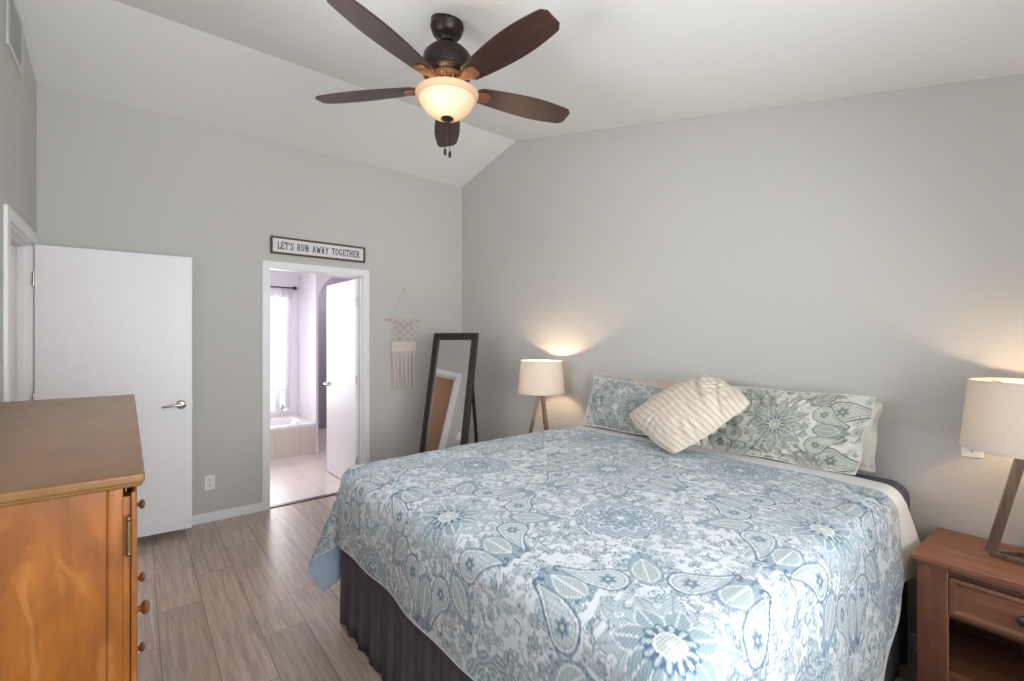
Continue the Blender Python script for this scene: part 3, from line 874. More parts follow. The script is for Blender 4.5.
def build_coverlet():
    X0, X1 = 0.95, 2.57; Y0 = 0.0; Y1 = BYF + 0.30
    nx, ny = 120, 190
    p = np.linspace(X0, X1, nx); q = np.linspace(-1, 1, ny)
    Pp, Tq = np.meshgrid(p, q, indexing='ij')
    dn = np.where(Pp > 2.40, 0.315, np.clip(0.335 + 0.30 * (QX1 - Pp) / 0.62, 0.31, 0.54))
    lo = BYN - dn; Qq = lo + (Y1 - lo) * (Tq + 1) / 2
    G = drape(Pp, Qq, BTOP + 0.001, 0.08, 0.004, 0.0)
    hang = np.clip((BYN - 0.02 - Qq) / 0.3, 0, 1.5)
    G[..., 1] -= hang * 0.05 * np.clip((Pp - 2.39) / 0.12, 0, 1)
    G[..., 0] += hang * 0.05 * np.clip((Pp - 2.39) / 0.12, 0, 1) * 1.6
    o = grid_object('coverlet', G, M['sheet'])
    tag(o, 'white coverlet folded out along the head edge of the quilt', 'blanket')
build_coverlet()

# ------------------------------------------------------------------ pillows
def pillow(name, BL, BR, TR, TL, thick, mat, label, color_fn=None, n=120, wr=0.006, seed=1, pinch=0.05, fold=None, flange=0.0, crn=0.03):
    BL, BR, TR, TL = (np.array(a, float) for a in (BL, BR, TR, TL))
    ex = (BR + TR - BL - TL) / 2; ey = (TL + TR - BL - BR) / 2
    nz = np.cross(ex, ey); nz /= np.linalg.norm(nz)
    root = empty(name, tuple((BL + BR) / 2)); loc = np.array(root.location)
    tag(root, label, 'pillow')
    u = np.sin(np.linspace(-pi / 2, pi / 2, n)) * 0.35 + np.linspace(-1, 1, n) * 0.65
    U, V = np.meshgrid(u, u, indexing='ij')
    w_, h_ = np.linalg.norm(ex), np.linalg.norm(ey)
    # edges curve in between the corners
    rr = np.random.default_rng(seed)
    p1, p2 = rr.uniform(0, 6, 2)
    rc = 1 - crn * (U * U * V * V) ** 3
    edge_u = pinch * (1 - V ** 2) + 0.012 * np.sin(V * 7 + p1); edge_v = pinch * (1 - U ** 2) + 0.012 * np.sin(U * 6 + p2)
    Us = U * (1 - edge_u) * rc; Vs = V * (1 - edge_v) * rc
    a2 = (Us + 1) / 2; b2 = (Vs + 1) / 2
    base = ((1 - a2) * (1 - b2))[..., None] * BL + (a2 * (1 - b2))[..., None] * BR + (a2 * b2)[..., None] * TR + ((1 - a2) * b2)[..., None] * TL
    fu, fv = 1 - flange / (w_ / 2), 1 - flange / (h_ / 2)
    Ui, Vi = np.clip(U / fu, -1, 1), np.clip(V / fv, -1, 1)
    prof = ((1 - np.abs(Ui) ** 2.2) * (1 - np.abs(Vi) ** 2.2)) ** 0.62
    wn_ = wr * (smooth_noise(U * w_, V * h_, 26, seed) + 0.6 * smooth_noise(U * w_, V * h_, 60, seed + 9))
    rad = np.maximum(np.abs(Ui), np.abs(Vi)); ang = np.arctan2(V * h_, U * w_)
    crease = np.sin(ang * 21 + 2.5 * np.sin(ang * 4 + seed)) * np.sin(ang * 3 + p1)
    wn_ = wn_ + wr * 1.6 * np.clip((rad - 0.45) / 0.55, 0, 1) * crease
    if fold is not None: wn_ = wn_ + fold(U, V)
    # the flange waves as one sheet
    out = np.clip((np.maximum(np.abs(U) - fu, 0) * w_ + np.maximum(np.abs(V) - fv, 0) * h_) / max(flange * 2, 1e-6), 0, 1) if flange else 0
    wave = out * 0.006 * (np.sin(ang * 9 + p1) + 0.6 * np.sin(ang * 16 + p2))
    for side, nm in ((1, 'front_cover'), (-1, 'back_cover')):
        hgt = wave + side * (thick / 2 * prof + 0.0008) + wn_ * np.clip(prof * 2.5, 0, 1) * (1 if side > 0 else -0.3)
        P = base + hgt[..., None] * nz - loc
        if side < 0: P = P[::-1]
        cc = None
        if color_fn is not None:
            cc = color_fn(U * w_ / 2, V * h_ / 2)
            if side < 0: cc = cc[::-1]
        grid_object(nm, P, mat, root, cc)
    base = base + (wave if flange else np.zeros_like(U))[..., None] * nz
    # piped seam round the edge
    e = np.concatenate([base[:, 0], base[-1, 1:], base[::-1, -1][1:], base[0, ::-1][1:-1]]) - loc
    pts = [tuple(x) for x in e[::2]] + [tuple(e[0])]
    MB().tube(pts, 0.0020, 6, cap=False).build('piping', mat if color_fn is None else M['creamcloth'], root, smooth=True)
    return root

def sham_print(pal, cx, seed, s):
    P = Print(-0.40, 0.40, -0.30, 0.30, 0.0022, pal['white'])
    rng = np.random.default_rng(seed)
    filler(P, -0.4, 0.4, -0.3, 0.3, 420, pal, rng, 0.75)
    for sx in (-1, 1):
        for sy in (-1, 1):
            paisley(P, cx + sx * 0.26, sy * 0.12 - 0.02, 0.115, pi / 2 * (-sx) + sy * 0.35, pal, sx * sy)
    big_flower(P, cx, 0.0, s, pal, 8)
    return lambda X, Y: P.sample(X, Y)

pillow('cream_pillow', (2.690, 1.27, 0.805), (2.690, 0.615, 0.805), (2.755, 0.600, 1.14), (2.755, 1.25, 1.12), 0.075, M['creamcloth'],
       'plain cream pillow upright behind the right-hand patterned sham', n=80, seed=4, wr=0.004, flange=0.02)
pillow('beige_pillow', (2.690, 2.16, 0.805), (2.690, 1.50, 0.805), (2.755, 1.48, 1.145), (2.755, 2.05, 1.155), 0.075, M['beigecloth'],
       'plain beige pillow peeking out behind the left-hand sham', n=80, seed=5, wr=0.004)
pillow('patterned_sham', (2.545, 1.42, 0.806), (2.56, 0.650, 0.806), (2.63, 0.590, 1.175), (2.63, 1.31, 1.175), 0.15, M['sham'],
       'green grey paisley pillow sham on the side nearer the cut-off lamp', sham_print(PAL_S, 0.0, 3, 0.80), n=240, seed=2, flange=0.03, wr=0.007)
pillow('patterned_sham', (2.53, 2.31, 0.812), (2.53, 1.47, 0.812), (2.62, 1.50, 1.12), (2.63, 2.30, 1.175), 0.15, M['sham'],
       'blue grey paisley pillow sham leaning near the tripod lamp by the mirror', sham_print(PAL_G, 0.04, 8, 0.74), n=220, seed=7, flange=0.015, wr=0.008)

def stripes():
    def f(X, Y):
        # stripes run along Y, spaced along X, with a slight wander
        s_ = X + 0.006 * np.sin(Y * 9) + 0.004 * np.sin(Y * 23 + X * 12)
        k = (s_ / 0.0305) % 1.0
        col = np.empty(X.shape + (3,), np.float32); col[:] = L3(214, 203, 189)
        col[np.abs(k - 0.5) < 0.085] = L3(176, 163, 150)
        k2 = ((s_ + 0.0085) / 0.0305) % 1.0
        col[np.abs(k2 - 0.5) < 0.03] = L3(190, 177, 162)
        weave = 1 + 0.05 * np.sin(X * 900) * np.sin(Y * 900)
        return col * weave[..., None]
    return f
def cushion_fold(U, V):
    f = -0.042 * np.exp(-((V * 0.35 + U - 0.45) / 0.06) ** 2) * np.exp(-((V + 0.1) / 0.6) ** 2)
    f += 0.034 * np.exp(-((V * 0.35 + U - 0.58) / 0.08) ** 2) * np.exp(-((V + 0.1) / 0.7) ** 2)
    f += -0.036 * np.exp(-((V * 0.5 + U - 0.82) / 0.05) ** 2)
    f += -0.024 * np.exp(-((V * 0.2 + U - 0.10) / 0.05) ** 2) * np.exp(-((V - 0.5) / 0.4) ** 2)
    return f
pillow('striped_cushion', (2.36, 1.785, 0.970), (2.565, 1.385, 1.240), (2.36, 1.035, 1.125), (2.195, 1.365, 0.826), 0.22, M['sham'],
       'cream cushion with thin tan stripes propped on its corner between the shams', stripes(), n=220, wr=0.015, seed=12, fold=cushion_fold, pinch=-0.06, crn=0.04)

# ------------------------------------------------------------------ nightstands
def make_nightstand():
    root = empty('nightstand')
    # local frame: x = depth (0 front .. 0.42 back), y = width (-0.30 .. 0.30)
    D, Wd = 0.40, 0.285
    top = MB().box(-0.015, D, -Wd - 0.012, Wd + 0.012, 0.576, 0.60).box(-0.004, D, -Wd - 0.002, Wd + 0.002, 0.562, 0.576)
    top.build('top', M['stand'], root, bevel=0.004)
    for s in (-1, 1):
        y0, y1 = sorted((s * Wd, s * (Wd - 0.022)))
        MB().box(0.02, D, y0, y1, 0.0, 0.562).build('side_panel', M['stand_v'], root, bevel=0.002)
        y0, y1 = sorted((s * Wd, s * (Wd - 0.088)))
        st = MB().box(0.0, 0.022, y0, y1, 0.0, 0.560).build('front_post', M['stand_v'], root, bevel=0.003)
        ye0, ye1 = sorted((s * (Wd - 0.088), s * (Wd - 0.0905)))
        MB().box(-0.0005, 0.02, ye0, ye1, 0.0, 0.558).build('edge_band', M['stand_edge'], st)
    iw = Wd - 0.0905
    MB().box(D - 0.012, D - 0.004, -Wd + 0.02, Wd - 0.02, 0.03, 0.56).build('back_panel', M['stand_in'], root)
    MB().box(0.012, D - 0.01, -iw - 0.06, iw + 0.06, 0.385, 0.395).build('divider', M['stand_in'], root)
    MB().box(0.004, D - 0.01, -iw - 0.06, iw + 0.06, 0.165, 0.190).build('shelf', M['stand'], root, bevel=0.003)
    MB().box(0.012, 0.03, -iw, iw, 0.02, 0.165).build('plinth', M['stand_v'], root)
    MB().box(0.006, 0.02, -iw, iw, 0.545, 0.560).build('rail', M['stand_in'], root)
    dr = MB().box(0.010, 0.028, -iw + 0.004, iw - 0.004, 0.400, 0.541)
    # raised frame with bevelled sunken panel
    f0, f1, z0, z1 = -iw + 0.004, iw - 0.004, 0.400, 0.541
    def ringq(a, b, xa, xb):
        vs = [(xa, f0 + a, z0 + a), (xa, f1 - a, z0 + a), (xa, f1 - a, z1 - a), (xa, f0 + a, z1 - a),
              (xb, f0 + b, z0 + b), (xb, f1 - b, z0 + b), (xb, f1 - b, z1 - b), (xb, f0 + b, z1 - b)]
        dr.add(vs, [(0, 1, 5, 4), (1, 2, 6, 5), (2, 3, 7, 6), (3, 0, 4, 7)])
    ringq(0, 0, 0.010, 0.0); ringq(0, 0.012, 0.0, -0.002); ringq(0.012, 0.024, -0.002, 0.006); ringq(0.024, 0.07, 0.006, 0.0055)
    d = dr.build('drawer', M['stand'], root)
    h = MB().lathe([(0, 0), (0.012, 0.0), (0.010, 0.006), (0.0055, 0.012), (0.006, 0.018), (0.017, 0.022), (0.018, 0.027), (0.012, 0.032), (0, 0.033)], 20, (0.006, 0, 0.472), Matrix.Rotation(-pi / 2, 3, 'Y'))
    h.build('knob', M['pewter'], d, smooth=True)
    return root
ns1 = make_nightstand()
ns1.location = (2.362, 0.130, 0); ns1.rotation_euler = (0, 0, radians(-2.0))
tag(ns1, 'brown wooden nightstand with drawer and open shelf at the right edge', 'nightstand', 'nightstands either side of the bed')
ns2 = copy_tree(ns1)
ns2.location = (2.378, 2.80, 0); ns2.rotation_euler = (0, 0, 0); ns2.scale = (1, 1, 0.98)
tag(ns2, 'brown wooden nightstand hidden beyond the bed under the lamp near the mirror', 'nightstand', 'nightstands either side of the bed')

# ------------------------------------------------------------------ table lamps
def make_lamp():
    root = empty('table_lamp')
    r, zt = 0.105, 0.425
    feet = [(r * cos(radians(a)), r * sin(radians(a))) for a in (0, 120, 240)]
    for i, (x, y) in enumerate(feet):
        q = (x * 0.16, y * 0.16, zt)
        MB().bar((x, y, 0.012), q, 0.030, 0.020, (-y, x, 0)).build('leg', M['lampwood'], root, bevel=0.002)
    b = MB()
    for i in range(3):
        p, q = feet[i], feet[(i + 1) % 3]
        b.bar((p[0], p[1], 0.010), (q[0], q[1], 0.010), 0.016, 0.018)
    b.build('base_frame', M['lampwood'], root, bevel=0.002)
    MB().lathe([(0, 0.405), (0.026, 0.405), (0.026, 0.430), (0.012, 0.436), (0.012, 0.465), (0.018, 0.468), (0.018, 0.50), (0, 0.50)], 20).build('socket', M['brass'], root, smooth=True)
    MB().lathe([(0, 0.50), (0.014, 0.502), (0.018, 0.52), (0.030, 0.55), (0.030, 0.570), (0.018, 0.590), (0, 0.596)], 20).build('bulb', M['bulb'], root, smooth=True)
    sh = MB(); z0, z1, r0, r1 = 0.415, 0.678, 0.192, 0.168
    sh.lathe([(r0 - 0.002, z0), (r0, z0), (r1, z1), (r1 - 0.002, z1), (r0 - 0.002, z0)], 64, cap=False)
    s = sh.build('shade', M['shade'], root, smooth=True)
    for (rr, zz) in ((r0, z0 + 0.004), (r1, z1 - 0.004)):
        tr = MB(); tr.lathe([(rr - 0.003, zz - 0.004), (rr + 0.0012, zz - 0.004), (rr + 0.0012, zz + 0.004), (rr - 0.003, zz + 0.004), (rr - 0.003, zz - 0.004)], 64, cap=False)
        tr.build('trim_band', M['shade'], s, smooth=True)
    sp = MB()
    for a in (0, 120, 240):
        t = radians(a + 60); sp.tube([(0.012 * cos(t), 0.012 * sin(t), z1 - 0.03), (r1 * cos(t) * 0.985, r1 * sin(t) * 0.985, z1 - 0.008)], 0.002, 6)
    for sx in (-1, 1):
        sp.tube([(sx * 0.016, 0, 0.47), (sx * 0.045, 0, 0.52), (sx * 0.045, 0, 0.59), (sx * 0.010, 0, z1 - 0.03)], 0.002, 6)
    sp.lathe([(0.0, z1 - 0.034), (0.014, z1 - 0.034), (0.014, z1 - 0.028), (0.006, z1 - 0.02), (0, z1 - 0.012)], 12)
    sp.build('harp', M['brass'], s, smooth=True)
    return root
LAMP_W = 19.0
lamp1 = make_lamp(); lamp1.location = (2.592, 0.128, 0.60); lamp1.rotation_euler = (0, 0, radians(104))
tag(lamp1, 'linen shade lamp cut off by the right edge, on the nightstand', 'table lamp', 'lit table lamps')
lamp2 = copy_tree(lamp1); lamp2.location = (2.555, 2.785, 0.588); lamp2.rotation_euler = (0, 0, radians(141))
tag(lamp2, 'white shade tripod lamp beyond the bed beside the floor mirror', 'table lamp', 'lit table lamps')
for l in (lamp1, lamp2):
    x, y, _ = l.location
    point('lamp_bulb_light', (x, y, 1.165), LAMP_W * (1.25 if l is lamp1 else 0.9), WARM, 0.032)

# ------------------------------------------------------------------ dresser
def make_dresser():
    root = empty('dresser', (0.01, 1.05, 0), radians(0.8))
    tag(root, 'honey brown maple chest of drawers with a worn top at the left edge', 'dresser')
    off = Matrix.Translation((-0.01, -1.05, 0))
    H = 1.195; x0, y0, y1 = XL + 0.062, 1.068, 2.595
    xf = -0.020           # carcass front
    # top with moulded edge
    tb = MB()
    ex = 0.010
    tb.box(XL + 0.050, ex - 0.003, y0 - 0.014, y1 + 0.014, H - 0.024, H - 0.012)
    tb.box(XL + 0.050, ex, y0 - 0.018, y1 + 0.018, H - 0.018, H)
    tb.build('top', M['dresser_top'], root, bevel=0.005, mtx=off, seg=3)
    for (ya, s) in ((y0, 1), (y1, -1)):
        pn = MB().box(x0 + 0.03, xf - 0.018, *sorted((ya + s * 0.006, ya + s * 0.024)), 0.09, H - 0.024)
        pn.build('side_panel', M['dresser'], root, mtx=off)
        fr = MB()
        for a, b in ((x0, x0 + 0.045), (xf - 0.022, xf)):
            fr.box(a, b, *sorted((ya, ya + s * 0.03)), 0.0, H - 0.024)
        fr.box(x0 + 0.045, xf - 0.022, *sorted((ya + s * 0.001, ya + s * 0.028)), 0.05, 0.12)
        fr.build('side_frame', M['dresser'], root, bevel=0.004, mtx=off)
    MB().box(x0 + 0.02, xf - 0.006, y0 + 0.03, y1 - 0.03, 0.05, H - 0.024).build('carcass', M['dresser_gap'], root, mtx=off)
    MB().box(xf - 0.03, xf + 0.0095, y0 + 0.012, y0 + 0.05, 0.07, H - 0.045).build('door_stop', M['dresser'], root, mtx=off)
    MB().box(x0 + 0.02, xf + 0.004, y0, y1, 0.0, 0.07).build('plinth', M['dresser'], root, bevel=0.004, mtx=off)
    # hinged doors at both ends, drawers between
    dz0, dz1 = 0.085, H - 0.036
    for (ya, yb, ky) in ((y0 + 0.003, y0 + 0.40, y0 + 0.362),):
        d = MB().box(xf + 0.0105, xf + 0.018, ya, yb, dz0, dz1).build('door', M['dresser'], root, bevel=0.002, mtx=off)
        MB().box(xf + 0.017, xf + 0.020, ya + 0.06, yb - 0.06, dz0 + 0.06, dz1 - 0.06).build('door_panel', M['dresser'], d, bevel=0.002, mtx=off)
        kn = MB().lathe(KNOB, 20, (xf + 0.018, ky, 0.785), Matrix.Rotation(pi / 2, 3, 'Y')); kn.build('knob', M['knobwood'], d, smooth=True, mtx=off)
        for hz in (1.082, 0.22):
            hb = MB().tube([(xf + 0.0075, ya - 0.004, hz - 0.028), (xf + 0.0075, ya - 0.004, hz + 0.028)], 0.0036, 10)
            for k in (-0.031, 0.031):
                hb.lathe([(0, -0.005), (0.003, -0.004), (0.0046, 0), (0.003, 0.004), (0, 0.005)], 10, (xf + 0.0075, ya - 0.004, hz + k))
            for k in (-0.012, 0.012):
                hb.lathe([(0.0036, -0.001), (0.0042, 0), (0.0036, 0.001)], 10, (xf + 0.0075, ya - 0.004, hz + k), cap=False)
            hb.build('hinge', M['brass'], d, smooth=True, mtx=off)
    zc = (1.055, 0.87, 0.62, 0.38, 0.17)
    edges = (dz1, 0.99, 0.745, 0.50, 0.275, dz0)
    for (ya, yb) in ((y0 + 0.41, y1 - 0.003),):
        for k in range(5):
            d = MB().box(xf + 0.004, xf + 0.024, ya, yb, edges[k + 1] + 0.004, edges[k] - 0.004).build('drawer', M['dresser'], root, bevel=0.004, mtx=off)
            for ky in ((2.03,) if k else ()):
                kn = MB().lathe(KNOB, 20, (xf + 0.024, ky, zc[k]), Matrix.Rotation(pi / 2, 3, 'Y')); kn.build('knob', M['knobwood'], d, smooth=True, mtx=off)
    return root
KNOB = [(0, 0), (0.011, 0.0), (0.010, 0.003), (0.0065, 0.008), (0.007, 0.012), (0.014, 0.016), (0.0165, 0.021), (0.014, 0.026), (0.007, 0.029), (0, 0.0295)]
make_dresser()

# ------------------------------------------------------------------ ceiling fan
def make_fan():
    cx, cy = 1.150, 1.917
    zc = ceil_z(cy)
    root = empty('ceiling_fan', (cx, cy, zc))
    tag(root, 'bronze ceiling fan with five dark wooden blades and a lit glass bowl', 'ceiling fan')
    Z = lambda z: z + 0.024 + EYE - zc      # from camera-relative height to local
    MB().lathe([(0.076, 0.03), (0.078, -0.026), (0.080, -0.032), (0.076, -0.040), (0.070, -0.060), (0.056, -0.076), (0.036, -0.084), (0.030, -0.094), (0, -0.095)], 40).build('canopy', M['bronze'], root, smooth=True)
    MB().lathe([(0, Z(1.44)), (0.014, Z(1.44)), (0.014, Z(1.37)), (0.030, Z(1.365)), (0.030, Z(1.355)), (0, Z(1.35))], 20).build('downrod', M['bronze'], root, smooth=True)
    MB().lathe([(0, Z(1.366)), (0.05, Z(1.364)), (0.092, Z(1.354)), (0.112, Z(1.332)), (0.116, Z(1.305)), (0.116, Z(1.268)), (0.112, Z(1.258)), (0.118, Z(1.252)), (0.116, Z(1.244)), (0.095, Z(1.232)), (0, Z(1.230))], 48).build('motor_housing', M['bronze'], root, smooth=True)
    cage = MB().lathe([(0, Z(1.231)), (0.088, Z(1.231)), (0.086, Z(1.215)), (0.060, Z(1.205)), (0.058, Z(1.170)), (0.066, Z(1.160)), (0.072, Z(1.150)), (0, Z(1.149))], 40)
    for k in range(14):
        a = 2 * pi * k / 14; c_, s_ = cos(a), sin(a)
        cage.tube([(0.086 * c_, 0.086 * s_, Z(1.222)), (0.082 * c_, 0.082 * s_, Z(1.195)), (0.066 * c_, 0.066 * s_, Z(1.165))], 0.006, 6)
    cage.build('switch_housing', M['copper'], root, smooth=True)
    zb = Z(1.185); R0, R1 = 0.150, 0.672
    for k in range(5):
        a = radians(-13 + 72 * k)
        rot_ = Matrix.Rotation(a, 4, 'Z')
        # blade outline in its own plane
        prof = []
        n = 26
        def hw(t):    # half width along the blade
            return 0.046 + 0.028 * sin(pi * min(1.0, t / 0.62) / 2) - 0.020 * max(0.0, (t - 0.62) / 0.38) ** 1.6
        for i in range(n + 1):
            t = i / n; x = R0 + (R1 - R0) * t
            w_ = hw(t)
            if t > 0.94: w_ *= sqrt(max(0.0, 1 - ((t - 0.94) / 0.06) ** 2)) * 0.35 + 0.65
            if t < 0.05: w_ *= 0.72 + 0.28 * sqrt(1 - (1 - t / 0.05) ** 2)
            prof.append((x, w_))
        outl = [(x, -w_) for x, w_ in prof] + [(x, w_) for x, w_ in prof[::-1]]
        pitch = Matrix.Rotation(radians(-12), 4, 'X')
        base = Matrix.Translation((0, 0, zb)) @ rot_ @ pitch
        bl = MB().prism(outl, lambda x, y: (x, y, -0.004), lambda x, y: (x, y, 0.004)).build('blade', M['blade'], root, bevel=0.002, seg=2)
        bl.matrix_local = base
        ir = MB()
        arm = [(0.080, 0.016), (0.12, 0.014), (0.15, 0.024), (0.18, 0.032), (0.205, 0.030), (0.220, 0.018)]
        ir.prism([(x, -w_) for x, w_ in arm] + [(x, w_) for x, w_ in arm[::-1]], lambda x, y: (x, y, -0.012 if x > 0.13 else -0.006), lambda x, y: (x, y, -0.004 if x > 0.13 else 0.012))
        for sx, sy in ((0.172, -0.017), (0.172, 0.017), (0.203, 0.0)):
            ir.lathe([(0, -0.016), (0.005, -0.015), (0.006, -0.012)], 10, (sx, sy, 0), cap=False)
        ir.build('blade_iron', M['copper'], bl, bevel=0.002, seg=2)
    bz = [(0.0, 1.036), (0.035, 1.038), (0.070, 1.050), (0.100, 1.072), (0.122, 1.100), (0.134, 1.125)]
    inner = [(r - 0.004 if r > 0.01 else 0, z + 0.004) for r, z in bz]
    MB().lathe([(r, Z(z)) for r, z in bz] + [(r, Z(z)) for r, z in inner[::-1]], 56, cap=False).build('light_bowl', M['bowl'], root, smooth=True)
    rim = [(0.134, 1.125), (0.141, 1.130), (0.143, 1.138), (0.149, 1.145), (0.150, 1.152), (0.145, 1.156), (0.140, 1.152), (0.134, 1.140), (0.130, 1.125)]
    MB().lathe([(r, Z(z)) for r, z in rim + [rim[0]]], 56, cap=False).build('bowl_rim', M['bowlrim'], root, smooth=True)
    MB().lathe([(0.0, Z(1.046)), (0.030, Z(1.038)), (0.031, Z(1.033)), (0.020, Z(1.026)), (0.010, Z(1.020)), (0.008, Z(1.012)), (0, Z(1.010))], 24).build('finial', M['bronze'], root, smooth=True)
    for (dx, dy, zl) in ((-0.008, 0.006, 0.862), (0.010, -0.008, 0.850)):
        ch = MB()
        z = 1.015
        ch.tube([(dx, dy, Z(1.03)), (dx, dy, Z(zl + 0.03))], 0.0011, 6)
        while z > zl + 0.03:
            ch.lathe([(0, -0.002), (0.0019, -0.001), (0.0019, 0.001), (0, 0.002)], 6, (dx, dy, Z(z))); z -= 0.006
        c = ch.build('pull_chain', M['bronze'], root, smooth=True)
        MB().lathe([(0, 0.034), (0.004, 0.032), (0.0065, 0.022), (0.0075, 0.008), (0.006, 0.001), (0, 0.0)], 14, (dx, dy, Z(zl))).build('fob', M['espresso'], c, smooth=True)
    point('fan_bulb_light', (cx - 0.045, cy - 0.035, EYE + 1.139), 0.55, (1.0, 0.80, 0.56), 0.022)
make_fan()

# ------------------------------------------------------------------ floor mirror
def make_mirror():
    phi, lean, H, Wm = radians(30), radians(13.5), 1.53, 0.44
    back = Vector((cos(phi), sin(phi), 0)); side = Vector((sin(phi), -cos(phi), 0))   # side = towards picture right
    up = (Vector((0, 0, 1)) * cos(lean) + back * sin(lean)); nrm = side.cross(up)
    top = Vector((2.217, 3.544, 0)); bot = top - back * sin(lean) * H
    root = empty('floor_mirror', (bot.x, bot.y, 0))
    tag(root, 'tall dark framed floor mirror leaning back in the corner', 'mirror')
    nf = -(back * cos(lean)) + Vector((0, 0, 1)) * sin(lean)      # facing direction
    def pt(s_, u, d): return side * s_ + up * u + nf * d + Vector((0, 0, 0.008))
    hw, f = Wm / 2, 0.062
    fr = MB()
    def mitred(a, b, da, db):
        vs = []
        for (ins, d) in ((a, da), (b, db)):
            vs += [pt(-hw + ins, ins, d), pt(hw - ins, ins, d), pt(hw - ins, H - ins, d), pt(-hw + ins, H - ins, d)]
        fr.add(vs, [(0, 1, 5, 4), (1, 2, 6, 5), (2, 3, 7, 6), (3, 0, 4, 7)])
    mitred(0, 0, -0.018, 0.010); mitred(0, 0.006, 0.010, 0.016); mitred(0.006, 0.026, 0.016, 0.016); mitred(0.026, 0.030, 0.016, 0.008)
    mitred(0.030, 0.050, 0.008, 0.008); mitred(0.050, f, 0.008, 0.0); mitred(f, f, 0.0, -0.010); mitred(0, f, -0.018, -0.018); mitred(f, f, -0.018, -0.010)
    fr.build('frame', M['espresso'], root, smooth=False)
    g = MB().add([pt(-hw + f - 0.004, f - 0.004, -0.002), pt(hw - f + 0.004, f - 0.004, -0.002), pt(hw - f + 0.004, H - f + 0.004, -0.002), pt(-hw + f - 0.004, H - f + 0.004, -0.002),
                  pt(-hw + f - 0.004, f - 0.004, -0.008), pt(hw - f + 0.004, f - 0.004, -0.008), pt(hw - f + 0.004, H - f + 0.004, -0.008), pt(-hw + f - 0.004, H - f + 0.004, -0.008)],
                 [(0, 1, 2, 3), (7, 6, 5, 4), (0, 4, 5, 1), (1, 5, 6, 2), (2, 6, 7, 3), (3, 7, 4, 0)])
    g.build('glass', M['mirror'], root)
    MB().add([pt(-hw + 0.02, 0.02, -0.012), pt(hw - 0.02, 0.02, -0.012), pt(hw - 0.02, H - 0.02, -0.012), pt(-hw + 0.02, H - 0.02, -0.012),
              pt(-hw + 0.02, 0.02, -0.017), pt(hw - 0.02, 0.02, -0.017), pt(hw - 0.02, H - 0.02, -0.017), pt(-hw + 0.02, H - 0.02, -0.017)],
             [(0, 1, 2, 3), (7, 6, 5, 4), (0, 4, 5, 1), (1, 5, 6, 2), (2, 6, 7, 3), (3, 7, 4, 0)]).build('backing', M['espresso'], root)
    st = MB()
    b0 = back * 0.52
    for s_ in (-0.17, 0.17):
        a = pt(s_, H * 0.80, -0.030); e = side * s_ + b0 + Vector((0, 0, 0.010))
        st.bar(a, e, 0.032, 0.020, tuple(side))
    st.bar(side * -0.17 + b0 * 0.93 + Vector((0, 0, 0.16)), side * 0.17 + b0 * 0.93 + Vector((0, 0, 0.16)), 0.02, 0.03)
    st.build('easel_stand', M['espresso'], root, bevel=0.002)
make_mirror()

